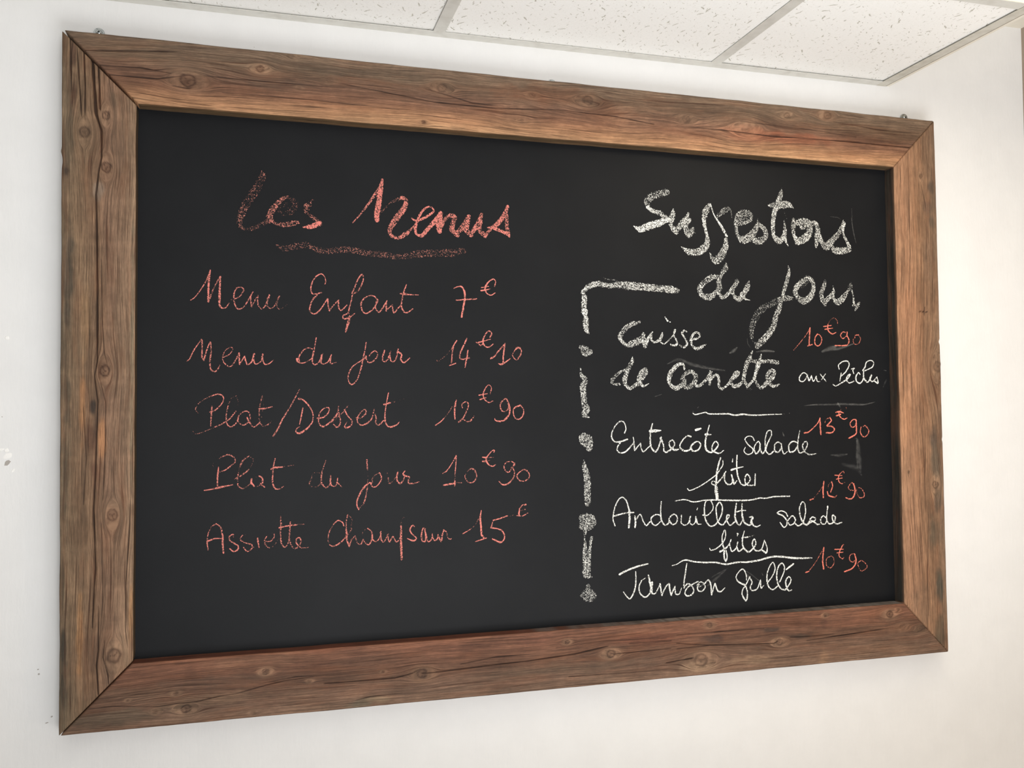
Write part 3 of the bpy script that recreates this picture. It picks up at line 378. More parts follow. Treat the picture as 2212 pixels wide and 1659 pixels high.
# ------------------------------------------------ chalk handwriting, drawn in board coordinates (mm): density then x,z,width
CHALK = """@pink broad chalk title word Les|p
.45 328.7,987.2,1.0 331.1,978.7,13.3 323.5,959.7,17.4 311.8,939.3,17.4 300.2,919.1,16.7 292.7,901.5,15.5 289.8,890.4,13.1 292.1,880.7,8.3 302.6,877.0,6.6 314.3,879.4,10.2 326.0,885.5,9.6 340.1,894.3,10.8
.62 342.4,895.6,10.9 343.6,905.5,13.3 351.9,920.8,12.1 363.7,935.1,9.1 375.6,941.3,6.1
.4 375.6,940.7,6.1 386.4,935.2,9.8 390.0,925.4,12.2 382.8,915.1,13.4 370.9,909.5,10.9 361.4,911.4,7.3
.25 359.0,919.9,14.5 379.2,926.1,14.6
.62 346.0,895.8,9.7 354.9,889.5,5.4 367.3,888.9,10.9 380.5,890.8,11.0 392.4,894.5,9.2 397.2,892.5,1.5
.55 421.4,937.2,4.9 414.1,929.3,12.3 408.7,920.3,13.5 416.5,908.9,6.8 425.0,902.5,8.6 433.5,894.2,9.9
.85 433.5,895.4,8.6 419.0,887.8,10.4 404.5,885.8,3.7
@pink chalk underline beneath Les Menus|p
.45 353.1,855.5,1.0 357.9,848.3,6.0 368.6,843.9,12.1 388.9,849.1,13.4 409.3,852.5,13.5 420.2,848.6,8.6 433.5,843.0,12.3 451.8,843.8,13.6 476.3,846.7,13.7 501.1,845.9,13.8 526.0,841.9,13.9 552.4,840.5,13.9 576.5,837.7,12.7 598.3,839.9,14.1 624.0,845.5,16.8 650.0,847.2,15.6 682.8,849.3,17.0 707.9,853.6,15.8
@pink broad chalk title word Menus|p
.7 495.6,899.3,3.0 510.0,915.8,3.8 526.3,938.3,5.7 537.6,955.5,7.0 545.2,968.8,5.1
.85 551.6,984.5,5.7 548.4,966.4,10.2 545.2,943.3,10.8 541.3,918.8,11.4 541.3,907.4,10.1
.5 545.1,919.0,5.7 555.2,928.5,4.5 566.7,940.7,4.1 578.2,946.5,7.7 589.7,952.3,8.3
.72 589.7,952.3,7.7 597.4,947.6,9.0 593.5,932.0,10.9 580.6,914.6,12.8 570.4,898.7,11.5 565.9,888.3,9.5 569.0,878.2,7.6 581.8,873.7,7.0 595.9,882.1,9.6 607.5,892.9,5.1 617.2,902.4,3.9
.85 608.8,913.3,3.6 615.3,909.4,4.1 625.6,911.9,5.8 642.6,921.8,5.8 651.7,930.1,4.4 647.2,936.9,3.9 639.4,937.2,3.9 628.3,927.5,5.8 619.1,908.9,5.8 615.2,894.6,7.1 617.7,883.1,5.2 628.1,881.0,7.8 639.8,894.5,8.4 652.9,909.4,9.1 664.8,926.9,7.8
.85 664.8,925.6,9.8 662.1,907.3,15.6 662.6,891.8,10.4
.7 666.0,901.0,9.1 673.9,914.4,7.8 684.5,922.8,9.2 693.1,919.3,9.9 689.7,907.4,11.2 687.6,895.6,11.1 697.5,885.7,10.5
.72 694.9,886.9,7.9 708.2,900.6,11.2 721.0,922.2,9.3
.72 719.6,918.2,11.2 716.2,897.0,11.9 725.4,887.0,9.3
.72 725.4,888.3,7.9 736.3,903.3,10.6 747.2,927.5,8.0
.72 744.4,915.5,10.6 742.9,898.4,11.3 754.3,885.8,8.0
.75 754.3,885.8,7.3 767.2,902.2,7.3 780.9,912.2,10.1 794.7,931.4,9.4 800.9,947.0,7.4
.7 798.7,929.0,8.1 799.2,907.8,8.7 802.5,893.4,8.8 803.9,888.2,6.1
.85 802.5,890.8,6.7 788.9,896.7,7.4 769.9,903.0,6.7 759.1,903.1,2.7
@pink chalk word Menu|p
.85 206.1,743.6,1.9 213.1,748.9,2.1 223.2,763.0,2.3 233.3,781.3,3.0 239.5,799.0,2.3
.88 239.5,799.0,2.3 237.3,780.3,4.2 236.2,759.8,4.2 236.6,742.4,4.9
.65 236.9,743.0,4.0 243.6,761.2,3.3 249.3,774.0,3.0 256.1,787.6,2.8
.8 256.9,787.6,4.0 256.1,770.0,4.2 255.6,749.5,5.4 255.7,736.3,4.5 260.3,730.4,3.3 266.6,731.7,2.6 272.3,740.3,1.7
.75 276.3,746.5,2.4 284.9,749.2,2.4 291.9,754.2,2.4 297.6,765.3,3.1 293.0,769.4,2.4 285.5,768.0,2.8 280.9,757.5,3.3 280.9,743.0,3.3 285.0,732.2,3.3 289.6,729.3,3.3 297.7,733.7,2.8 306.9,748.6,3.1 313.9,761.6,2.1
.75 309.8,752.3,2.9 310.5,742.6,3.1 311.6,734.7,3.3
.7 312.2,736.5,2.9 317.4,746.4,2.9 322.7,755.1,2.9
.7 322.7,753.9,3.1 322.7,739.3,3.1 328.6,730.9,2.9 335.0,735.9,2.9 340.3,747.1,3.6 343.0,756.9,3.8
.65 339.9,750.7,3.4 339.1,737.3,3.4 346.2,731.9,2.4 352.7,737.6,2.6 357.4,747.5,3.4 360.7,755.0,3.6
.55 357.4,745.1,3.1 356.2,737.7,2.6 360.4,731.4,2.4 366.9,733.7,1.9 375.2,740.1,1.5
@pink chalk word Enfant|p
.85 443.8,780.5,2.7 445.0,786.7,2.5 442.6,794.7,1.7 436.5,799.5,3.2 427.4,794.2,3.2 421.4,785.3,2.9 417.7,772.8,3.4 419.5,762.9,3.2 426.2,760.9,3.4 436.5,764.1,3.7
.82 428.6,758.8,3.7 421.3,750.6,3.7 416.5,738.1,3.4 415.9,729.4,3.4 421.9,724.0,2.9 429.8,726.6,3.7 439.5,738.7,2.9 448.0,752.6,3.0
.8 448.7,752.6,3.5 449.5,740.2,3.2 451.7,730.3,3.2
.75 451.7,730.3,3.0 460.2,741.7,2.7 468.8,750.7,3.2
.8 468.8,749.4,3.5 469.1,736.9,3.2 473.1,731.4,3.0 478.6,735.9,3.0 484.2,741.7,2.5
.75 493.5,763.3,3.2 499.7,777.9,3.5 506.0,793.2,3.5 512.8,801.0,3.5 515.3,793.5,2.5 512.8,783.4,3.3 505.9,770.6,3.5 496.0,763.3,3.5
.75 494.7,765.2,3.0 493.5,755.1,3.0 490.4,742.5,3.2 486.6,727.4,3.7
.8 487.3,726.1,3.2 477.4,722.2,3.0 478.0,715.9,3.2 487.2,718.0,4.2 499.0,726.4,2.2
.75 489.1,721.2,4.2 487.8,711.1,6.2 484.8,702.3,5.7 482.0,691.0,3.5
.8 542.7,752.7,3.3 535.9,760.1,2.8 527.1,761.1,2.5 517.1,755.8,3.3 510.8,745.6,3.8 512.7,733.0,3.5 519.5,726.9,3.0 529.5,732.2,3.3 537.1,741.2,3.3 542.1,751.4,4.0
.8 540.2,750.1,3.5 537.7,738.7,3.5 544.6,730.0,3.3 552.1,739.1,3.5 559.8,751.9,3.0
.8 558.5,748.1,3.8 558.4,732.9,3.5
.65 559.7,734.8,3.3 569.9,744.6,3.0
.78 569.9,743.3,3.0 573.0,729.4,3.0 580.0,737.2,3.1 587.0,745.1,2.5
.8 597.4,784.3,2.6 592.2,769.4,3.3 589.0,755.3,3.3 587.9,741.3,3.8 592.7,731.8,3.6 599.1,730.7,3.6 609.4,738.0,2.6
.85 585.2,766.7,2.5 592.9,766.2,5.1 603.1,765.3,3.1 620.4,765.1,1.8
@pink chalk price 7 euros after Enfant|p
.9 690.9,780.2,2.1 698.2,783.7,2.9 706.1,783.9,3.7 711.4,775.6,4.5 712.7,764.0,4.5 710.6,749.6,4.7 705.8,724.9,4.5
.82 695.4,757.0,3.4 710.0,758.7,3.4 735.9,760.7,3.2
.85 773.1,787.4,3.5 775.2,796.0,2.4 770.5,801.1,2.9 759.7,794.2,3.5 753.5,782.2,4.8 756.8,773.1,3.2 764.9,768.8,2.9 773.7,773.6,2.4
.85 746.1,783.5,2.6 760.3,786.3,2.4
.9 745.4,777.3,3.7 754.2,778.9,3.5 763.6,781.2,1.3
@pink chalk word Menu above Plat/Dessert|p
.78 200.1,633.6,2.3 204.6,637.2,2.5 212.3,653.9,2.8 224.7,673.2,2.3
.75 225.8,672.6,3.0 225.9,652.9,3.3 225.9,639.8,3.5 228.8,635.6,3.7
.75 229.3,636.8,3.5 234.9,656.6,3.0 239.4,668.0,2.8
.72 240.5,667.5,3.3 241.2,650.7,3.5 239.5,632.7,3.5 240.7,619.6,3.3 247.5,614.8,3.3 253.2,619.7,3.0 256.6,626.9,1.6
.72 261.1,640.1,2.3 272.6,646.3,2.1 278.8,654.8,2.6 276.0,659.5,2.4 266.8,654.6,1.9 261.7,643.7,2.6 262.3,634.1,2.8 268.0,627.0,2.8 274.9,624.6,3.1 282.9,634.3,3.1 289.8,648.9,3.1
.82 289.6,648.3,4.0 290.8,629.0,3.5
.8 291.6,630.8,3.1 299.6,642.9,3.5
.82 299.1,641.7,4.0 304.3,628.5,3.1 311.8,633.4,3.3 316.2,647.4,4.3
.8 314.7,639.5,3.6 317.7,629.8,2.9 323.5,630.4,2.1 329.3,636.0,3.1 331.4,646.9,4.1
.8 329.9,642.0,3.6 334.6,629.3,2.9 342.2,630.0,2.6 350.4,636.8,1.4
@pink chalk word du after Menu|p
.98 392.8,639.0,4.8 393.1,635.3,4.1
.8 393.7,634.7,3.6 399.7,631.7,2.7 409.3,633.6,2.2 418.9,639.9,3.2
.78 396.7,634.7,2.4 396.1,643.3,3.2 402.1,653.2,3.2 406.9,657.6,3.2 414.1,660.2,2.2 421.9,657.8,2.7
.78 427.6,678.9,2.7 424.9,663.4,2.4 422.5,651.0,4.1 420.1,638.7,4.1 421.9,631.3,3.2 426.1,628.8,3.2 433.4,635.1,3.2 438.8,649.4,3.7
.85 437.6,646.2,4.2 436.4,632.6,3.4 440.7,630.2,3.2 447.9,633.4,2.7 452.2,640.2,2.7 455.3,647.7,2.5
.75 454.0,642.7,3.2 454.0,631.5,3.2 464.4,633.5,1.2
@pink chalk word jour after Menu du|p
.75 520.6,673.5,3.0 518.1,658.4,3.0 514.3,640.8,3.7 511.2,625.8,3.5 506.8,610.7,3.2 501.9,599.5,3.0 493.2,592.0,3.0 486.8,599.4,2.7 487.7,613.1,3.0 494.5,625.6,3.0 504.4,633.2,2.7 516.8,640.8,3.7 519.9,645.9,3.0
.8 519.9,644.6,3.5 521.8,637.1,3.2 526.1,633.4,2.8 534.3,637.2,3.3 540.6,644.9,3.3 541.5,652.4,2.8 536.8,656.1,2.8 530.6,652.3,2.8 526.2,646.6,2.0
.78 555.0,657.0,3.5 551.9,646.2,3.8 551.2,638.7,3.3 555.6,635.6,3.0 560.7,640.0,3.3 566.4,654.6,3.5
.78 565.1,647.6,3.5 567.0,637.6,3.0 572.0,635.7,3.0 577.1,642.7,3.3 581.0,659.8,3.3
.85 581.2,654.8,4.1 587.9,649.2,3.6 586.0,640.3,3.8 591.7,634.2,3.6 597.5,637.8,3.1 603.2,643.0,2.3
@pink chalk price 14.10 euros|p
.6 656.5,639.0,3.1 659.3,637.8,2.3 672.4,647.5,1.8 685.6,661.8,2.6
.85 685.6,661.8,2.9 695.6,678.1,2.9
.8 688.9,665.7,3.6 686.9,654.1,3.4 685.2,634.8,2.9
.85 681.5,629.4,2.6 693.3,633.8,2.9
.8 716.1,682.3,3.4 709.4,668.6,3.9 703.4,655.6,3.7 701.3,645.2,3.7 707.2,641.7,3.1 720.5,644.8,3.7
.85 717.9,659.0,3.1 716.5,648.0,3.7 711.8,626.6,3.4
.85 762.9,686.3,3.7 766.3,692.9,3.2 761.0,698.0,3.2 753.5,691.4,3.4 748.8,680.9,3.7 749.4,673.1,3.7 754.7,666.6,3.2 761.4,666.7,2.9 768.9,672.1,2.4
.85 738.7,674.9,4.0 748.1,677.6,2.9 763.6,681.8,1.9
.8 734.7,675.5,1.8 744.0,669.7,4.0 749.4,673.1,3.4
.8 763.9,643.9,4.5 772.1,648.6,3.7 780.3,659.1,3.5 793.9,673.7,3.2
.85 793.2,672.4,3.7 789.7,648.8,4.0 789.3,634.4,3.7
.88 779.4,634.3,1.6 784.8,632.4,4.3 792.3,635.7,3.7 803.9,643.9,1.9
.75 825.3,665.0,3.5 818.4,665.5,5.1 812.2,658.2,1.9 808.7,651.6,3.2 812.8,643.8,2.4 818.2,642.5,3.5 825.1,651.8,3.5 827.3,659.7,2.7 823.2,665.6,4.0
@pink chalk word Plat|p
.62 219.0,540.3,2.5 215.0,546.9,3.0 220.6,557.5,2.3 229.6,564.7,2.1 240.9,570.6,2.6
.78 240.9,570.6,2.6 254.5,574.2,3.3 262.5,569.4,3.0 262.5,562.2,2.6 256.8,552.6,3.0 247.8,544.9,3.3 239.8,542.0,2.6
.75 243.2,552.1,3.0 242.1,536.0,3.5 241.1,516.9,2.1
.55 211.3,507.2,2.1 216.3,503.0,1.8 227.6,505.8,1.9 241.1,511.6,2.1 249.0,515.1,2.8
.75 249.0,515.1,3.0 255.8,518.0,3.0 266.0,523.9,3.0 274.0,529.8,2.8 284.3,542.9,2.6
.3 284.3,542.9,2.3 288.9,558.5,1.9 284.8,571.1,2.4
.55 284.8,571.1,2.8 276.2,565.7,2.3 271.1,553.8,2.6
.72 271.1,553.8,2.6 267.7,534.6,3.0 269.5,520.2,2.8 274.1,515.4,3.0 280.9,517.1,3.5 287.8,526.1,3.1 289.5,534.4,3.1 297.0,541.6,2.8 305.1,542.8,2.8 309.1,535.5,3.1 308.6,525.9,3.3 299.4,518.1,3.1 292.4,520.0,3.1 287.2,526.1,2.8
.8 303.9,531.3,3.3 308.6,522.2,3.3 315.6,514.3,2.8 322.5,518.5,2.8 326.0,522.1,2.8
.6 330.6,570.4,2.4 326.5,552.3,2.9 325.4,533.0,3.1 326.6,522.1,3.1 333.0,515.4,2.9 340.0,517.7,2.9 347.6,524.3,2.1
.3 331.2,569.2,1.9 333.0,558.3,1.9 330.6,540.2,1.7 329.5,530.5,1.4
.85 324.8,547.5,2.6 333.0,547.4,3.6 348.2,551.0,2.1
@pink chalk slash|p
.75 397.3,583.2,2.2 388.4,565.5,2.7 377.7,546.0,3.1 365.9,526.6,3.6 358.8,510.8,3.8 350.6,497.6,4.1
@pink chalk word Dessert|p
.85 396.1,565.4,4.6 402.1,564.2,3.4 411.7,555.6,3.4 420.1,542.0,2.9 421.9,531.0,2.7 418.9,519.9,3.4 409.3,509.0,4.1 397.3,501.8,4.6 390.8,504.4,3.4 392.6,510.4,2.2 397.3,514.0,1.7
.82 403.3,548.3,2.9 400.3,532.4,3.1 397.3,518.3,1.9
.8 430.3,529.1,3.9 440.6,530.8,3.4 449.7,539.4,2.9 450.3,548.6,2.9 441.8,547.4,2.7 434.5,539.5,2.9 431.5,528.4,2.9 432.7,519.8,3.2 439.4,513.6,4.1 449.1,518.4,3.7 460.0,528.2,4.9 467.3,540.5,3.2 468.6,551.6,1.5
.75 468.0,541.7,3.4 471.6,526.8,3.0 471.0,517.0,3.2 464.9,512.1,3.9 459.4,517.1,2.7
.6 459.4,522.0,2.5 463.7,528.2,2.7 477.1,540.4,2.2 485.7,551.6,3.0
.8 479.6,544.1,3.5 485.7,532.9,3.0 493.1,524.2,3.2 491.8,515.5,3.2 483.2,510.6,3.7 479.8,513.1,3.2 483.8,521.8,1.2
.75 499.9,529.1,2.2 509.1,529.0,3.0 517.8,535.2,3.7 519.7,542.7,3.0 515.4,544.6,2.7 506.7,535.3,3.0 502.9,526.6,3.2 505.4,519.1,3.2 511.6,515.3,3.2 521.5,518.9,4.0 530.2,527.6,3.2 535.3,546.3,2.5
.75 536.5,536.3,3.8 539.0,527.5,3.5 537.7,520.0,3.5 543.9,515.6,3.8 552.7,523.6,3.3
.8 562.3,576.4,2.5 559.1,560.0,2.8 555.9,541.2,3.0 555.9,523.6,4.0 560.3,513.5,3.5 567.8,511.5,4.5 577.9,515.8,3.3 582.8,520.8,1.3
.9 554.1,554.4,4.5 565.4,557.5,3.8
.4 565.4,557.5,4.3 578.1,560.6,3.8 590.8,563.7,3.8
@pink chalk price 12.90 euros after Dessert|p
.9 652.8,513.8,2.8 662.6,520.1,2.6 669.2,526.4,2.6
.55 669.2,526.4,2.3 675.7,534.0,1.8 686.3,549.3,2.6 690.2,555.7,2.9
.9 694.2,562.1,2.3 692.2,554.4,4.2 690.8,540.3,3.9 691.4,525.6,2.9
.75 706.6,546.7,2.3 705.4,553.7,2.9 713.3,558.9,2.9 718.6,554.3,3.1 716.5,545.3,3.4 711.2,533.8,3.1 706.5,526.1,3.6 699.2,519.7,4.4
.7 705.9,526.1,3.1 716.4,520.2,2.9 724.3,523.4,4.4 729.7,530.4,3.1
.8 762.8,574.9,2.9 764.9,586.6,1.9 759.5,591.8,2.1 753.4,586.6,2.4
.85 753.4,586.6,2.4 748.0,573.7,3.4 751.3,563.3,2.9 759.3,557.4,2.9 767.3,560.0,2.6
.88 740.0,571.7,3.2 756.7,574.7,1.6
.88 741.9,563.3,3.4 754.0,566.9,1.6
.75 799.1,554.0,3.7 795.1,564.5,3.5 786.2,559.3,3.7 782.4,550.2,3.4 786.1,541.0,3.2 792.8,539.3,2.4 799.7,546.2,3.5 799.8,556.6,3.5
.85 800.4,554.0,3.7 802.4,546.2,3.7 800.9,534.4,4.0 792.7,524.0,5.0 781.9,520.2,4.0 772.4,522.3,2.9 771.1,526.2,1.3
.8 822.9,551.3,4.3 811.9,546.1,3.7 809.1,537.0,3.2 813.1,526.5,2.9 821.3,523.8,3.2 828.9,531.6,3.8 830.4,543.4,2.7 824.3,551.3,3.5
@pink chalk word Plat above Assiette|p
.45 245.9,439.6,2.1 245.8,448.5,2.1 258.8,460.1,1.6
.72 258.8,460.1,2.1 270.2,464.6,3.3 278.2,462.1,3.3 283.4,456.0,2.8 282.8,450.0,2.6 276.0,444.2,3.3 266.9,437.3,2.8 257.8,433.9,2.6
.85 254.9,442.3,2.3 253.3,425.7,3.7 252.8,405.5,3.2
.85 230.8,401.5,2.3 242.0,402.9,2.8 254.5,405.5,4.6 267.0,408.1,3.3 278.9,410.1,2.6
.65 283.5,420.2,3.5 294.4,427.0,4.0 305.9,435.1,3.3
.45 305.9,435.1,2.6 312.8,445.8,2.1 315.3,455.3,2.4 308.1,461.5,2.8
.7 308.1,461.5,2.4 298.9,455.7,3.8 293.2,446.2,3.8 289.2,430.8,3.0 287.5,416.5,4.0 289.8,406.8,3.3 296.7,403.0,2.8 305.9,407.6,2.4 311.7,412.2,3.1
.9 312.3,419.4,4.2 311.7,413.4,4.0 316.4,406.7,3.5
.6 316.4,406.7,2.6 322.2,405.9,1.9 328.0,409.3,3.1
.85 331.4,411.6,3.6 330.8,421.3,4.0 325.6,424.4,3.3
.4 325.6,424.4,2.1 315.2,421.7,1.7
.8 328.0,410.5,3.8 334.9,404.3,2.8
.45 334.9,404.3,1.7 344.9,407.3,1.2
.8 353.6,455.7,2.6 350.7,441.3,2.9 349.5,426.8,3.3 349.2,412.3,3.6 353.7,401.3,4.0 360.7,399.9,2.6 368.3,404.5,1.9
.88 346.6,436.6,2.9 351.3,438.9,4.5 366.5,440.3,3.1
.6 366.5,440.3,2.4 386.6,443.1,1.2
@pink chalk word du after Plat|p
.65 444.8,450.2,2.4 440.5,436.8,2.7 436.9,423.4,3.6 436.9,409.9,3.6
.5 435.7,427.7,2.2 422.5,427.4,1.7 417.7,415.3,3.4 414.7,408.1,3.6
.55 414.7,408.1,3.1 418.9,403.1,2.4 428.5,402.2,1.7 436.9,408.7,3.4
.78 437.5,408.6,4.1 441.7,401.8,3.4 446.5,400.4,3.2 453.2,407.0,3.4 453.8,422.3,2.4
.78 453.6,416.8,4.2 453.8,406.9,3.4 458.7,401.9,2.4 464.7,405.4,2.9 466.6,416.4,2.7
.75 466.0,409.1,4.2 474.5,400.2,1.2
@pink chalk word jour after Plat du|p
.82 521.0,449.8,3.5 521.9,433.6,2.7
.5 521.9,433.6,2.2 523.1,419.9,1.7 522.5,405.0,2.5
.65 522.5,402.5,3.0 519.3,382.7,3.0 515.0,369.3,3.5 505.7,357.2,2.7
.88 505.7,357.2,2.7 502.0,367.2,3.2 505.1,380.7,3.7 515.0,397.8,4.2 525.0,406.8,3.0
.9 525.0,406.8,3.5 528.7,406.1,4.5
.82 528.7,404.8,3.7 531.8,399.1,3.2 538.6,399.6,2.7 546.1,408.1,2.7 548.4,416.7,3.0 544.9,424.9,3.2
.6 544.9,424.9,2.7 536.2,420.8,2.2 531.2,413.5,3.0 531.2,407.2,3.0
.35 541.2,421.9,2.5 537.4,413.3,2.5
.6 558.7,425.2,3.8 561.2,415.1,3.0 563.0,405.1,3.3 568.7,407.4,2.5 575.0,414.8,2.0
.78 579.5,426.6,3.3 577.6,414.7,4.0 579.4,407.1,3.5 585.1,403.8,3.8 590.2,410.6,2.8 592.1,415.6,2.5
.85 592.8,426.9,3.0 589.6,421.9,3.8 594.0,418.0,4.3 601.7,416.0,3.5
.75 601.7,416.0,3.3 599.7,404.7,3.3 609.2,403.2,3.3 620.8,406.0,2.0
@pink chalk price 10.90 euros after jour|p
.9 666.6,420.9,2.3 673.8,424.9,2.6 684.3,438.7,2.3 693.3,454.4,2.8
.75 693.3,454.4,3.1 692.4,435.9,2.8 691.0,420.6,2.8
.55 691.0,420.6,2.8 690.4,407.9,2.6
.9 690.4,405.3,3.4 690.0,396.4,3.6
.85 668.4,398.0,3.9 680.2,399.9,4.6 690.6,401.5,3.6
.6 693.3,402.0,2.8 704.4,402.1,2.9
.75 715.1,423.2,1.8 721.1,428.2,3.4 729.0,426.1,4.2 733.6,415.7,3.4 731.5,406.7,3.4 723.5,401.2,3.1 714.3,405.3,3.1 710.4,415.0,2.9 712.8,418.8,1.6
.85 769.0,460.1,2.9 770.6,463.3,2.4 766.6,463.3,2.4 757.2,453.8,2.9 753.1,444.9,4.5 758.4,435.7,3.2 766.4,432.3,2.9 772.0,435.4,2.6
.92 746.4,450.2,3.4 754.5,449.4,3.4
.6 754.5,449.4,2.9 768.5,449.7,1.8
.92 746.4,442.2,3.7 754.4,441.6,3.9
.6 755.7,442.0,2.6 761.8,444.7,1.8
.9 809.6,433.2,4.5 811.0,437.1,3.5 804.9,440.9,2.7
.72 804.9,440.9,2.4 794.7,439.4,2.7 789.5,431.1,2.9 793.2,421.9,2.9 800.0,420.5,3.2 805.5,429.4,2.9
.75 806.2,430.1,2.9 810.9,420.2,2.9 808.7,409.8,3.2 799.8,399.0,4.0 787.6,395.5,3.7 778.9,402.2,1.8
.75 832.7,424.2,3.5 827.2,423.1,2.7 819.0,417.4,3.2 815.5,411.0,3.2 821.6,403.0,3.5 829.8,401.5,2.7 838.0,405.2,3.5 841.9,411.6,2.7 838.2,420.8,3.5 831.4,424.3,3.5
@pink chalk word Assiette|p
.75 237.7,294.9,2.3 235.8,309.2,3.0 237.8,324.4,2.1 243.4,336.0,2.5 251.3,341.3,2.5
.85 251.3,341.3,2.5 258.7,334.2,3.5 262.1,319.8,3.7 262.5,303.2,4.4 263.7,288.4,3.7
.88 236.2,310.3,3.7 249.1,314.5,3.0 259.9,314.2,1.6
.82 280.9,316.6,2.8 280.3,320.8,2.6 274.1,317.5,2.8 274.7,310.3,2.8 282.1,304.7,3.3 289.0,299.6,3.3 288.4,293.1,3.5 281.0,289.9,3.3 274.7,295.5,3.0
.5 302.1,319.5,1.2 296.4,318.3,2.1
.72 296.4,318.3,2.3 292.4,311.3,2.6 300.4,305.0,2.8 311.9,300.9,3.3 315.4,295.9,3.3
.75 315.4,295.9,2.8 305.6,288.7,2.6 298.7,296.1,2.6
.9 322.9,311.7,3.5 324.1,302.7,3.3 325.6,295.5,2.6
.5 324.6,328.4,1.7 324.2,326.6,1.2
.75 336.3,305.7,2.4 345.0,305.3,2.8 352.0,312.2,2.8 352.0,318.2,2.4
.35 352.0,318.2,1.9 345.6,320.3,1.7 338.6,314.0,2.4
.75 338.6,314.0,2.6 335.1,307.0,3.3 337.4,298.5,3.5 343.3,293.4,2.6
.45 343.3,293.4,1.9 351.4,296.6,1.7 359.6,308.9,1.0
.7 363.3,349.7,1.9 364.3,335.8,4.3 363.4,318.9,3.1 364.9,302.0,3.8 370.2,293.3,3.1 376.1,299.1,3.1 379.0,309.8,3.3
.88 361.4,329.3,3.6 370.2,331.3,3.1 380.8,332.7,3.3 391.4,333.5,3.4
.6 391.4,333.5,2.9 405.7,334.1,2.2
.7 380.8,338.7,2.9 379.6,323.1,3.6 379.0,309.8,3.3 382.0,297.6,3.3 389.1,290.0,3.4 396.2,294.5,3.4
.75 396.2,294.5,3.1 399.8,301.6,3.1 397.4,309.6,3.1 391.4,306.8,2.9 392.6,298.3,3.4 400.9,290.6,2.9
.6 400.9,290.6,2.6 413.5,291.0,1.4
@pink chalk word Champsaur|p
.88 477.8,328.1,2.9 475.0,335.0,2.7 467.1,338.3,2.9 458.6,331.3,2.7
.65 458.6,331.3,2.4 451.3,317.6,2.9 448.9,304.2,3.2 451.3,294.3,2.9
.78 451.3,294.3,2.7 457.3,291.0,2.9 468.3,294.8,3.7 478.0,302.9,2.9 481.7,307.6,3.7
.55 481.7,307.6,2.9 490.3,318.3,3.4 492.7,329.3,3.4 492.7,340.4,2.0 485.4,348.3,2.0
.7 484.8,348.1,2.5 482.3,334.7,2.9 482.3,317.5,3.7
.85 482.9,316.2,4.2 483.5,302.7,4.2 487.8,289.5,3.4
.75 487.8,290.2,3.7 492.7,302.2,3.2 498.8,308.1,2.5
.72 498.8,307.5,2.7 503.7,294.3,2.5 509.9,292.8,2.7 514.8,303.7,3.2
.45 512.4,306.9,3.0 513.6,314.9,3.0 522.3,321.9,2.7
.78 522.3,321.3,2.5 529.7,314.2,3.5 530.3,300.5,4.0 524.1,290.9,3.2 517.3,294.9,2.7 513.6,301.3,3.0
.78 530.9,300.5,3.7 537.7,295.9,2.7 545.2,303.6,3.2 547.1,315.3,2.5
.75 546.5,312.2,4.0 547.7,299.7,3.5 552.7,294.5,2.7 560.9,309.1,3.0
.7 560.2,307.9,3.2 562.7,294.1,3.0 569.6,305.0,3.0
.75 570.2,303.7,3.3 576.5,293.4,2.8 583.5,300.6,3.5
.4 590.6,339.1,3.3 586.1,331.8,3.3 585.4,323.0,3.3
.82 585.4,323.0,3.8 585.4,308.0,5.0 585.3,293.0,5.5 585.9,275.5,5.5 586.2,260.5,5.0
.92 610.8,321.3,2.5 607.6,324.0,3.0 602.5,316.0,3.3 606.3,307.1,3.0 614.5,299.2,3.0 610.1,294.4,4.3 603.7,295.9,3.3 597.4,299.0,2.0
.82 631.9,316.1,2.5 628.0,317.5,3.0 624.8,306.3,3.8 626.0,293.7,3.8 631.8,292.1,3.3 633.1,303.4,4.3 630.6,314.9,3.0
.8 633.7,302.1,4.1 637.5,291.2,3.1 644.6,296.6,3.1 645.7,306.6,2.0
.78 645.3,302.9,2.8 649.1,293.2,3.1 655.6,296.1,3.6 656.9,306.2,2.0
.82 656.9,302.4,3.6 662.7,290.7,4.1 664.7,302.0,4.1 668.0,312.0,3.3
.65 668.0,312.0,3.1 673.1,308.0,3.1 675.7,297.7,2.6 680.2,293.7,2.8 683.5,295.5,1.5
@pink chalk price 15 euros|p
.92 705.8,303.4,2.6 720.3,311.1,2.3
.6 720.3,311.1,2.1 729.6,318.3,1.8 737.6,332.1,2.3
.9 742.8,346.7,2.1 740.6,333.3,4.4 742.2,314.0,4.7 742.7,301.1,4.7 746.7,294.6,4.4
.9 730.7,287.0,1.6 740.0,289.7,3.1 752.6,293.0,2.9
.9 795.2,334.4,3.2 780.4,329.8,3.2 766.9,327.1,2.9
.75 766.9,327.1,2.9 762.1,312.5,3.4
.88 762.1,312.5,3.7 774.8,310.0,3.2 784.2,305.8,3.7 789.5,295.2,3.4 786.7,286.3,3.4 780.0,283.4,4.2 765.3,290.5,3.7
.4 800.6,332.9,1.3 817.0,339.4,2.4
.75 833.5,355.1,4.5 826.6,354.0,3.2 821.1,348.3,2.4
.9 820.4,347.1,2.7 819.0,335.4,5.3
.6 823.8,343.7,1.9 832.0,345.6,2.7
.8 814.2,334.3,1.9 826.4,333.2,2.7 837.4,338.0,2.4
@white broad chalk title word Suggestions|w
.62 1147.1,997.5,16.1 1131.1,992.4,16.0 1115.9,987.3,16.7 1103.7,975.4,15.2 1105.0,965.8,10.1
.92 1105.0,963.0,8.7 1115.4,955.9,8.7
.7 1115.4,956.6,8.7 1130.5,952.6,12.3 1145.5,944.3,10.2
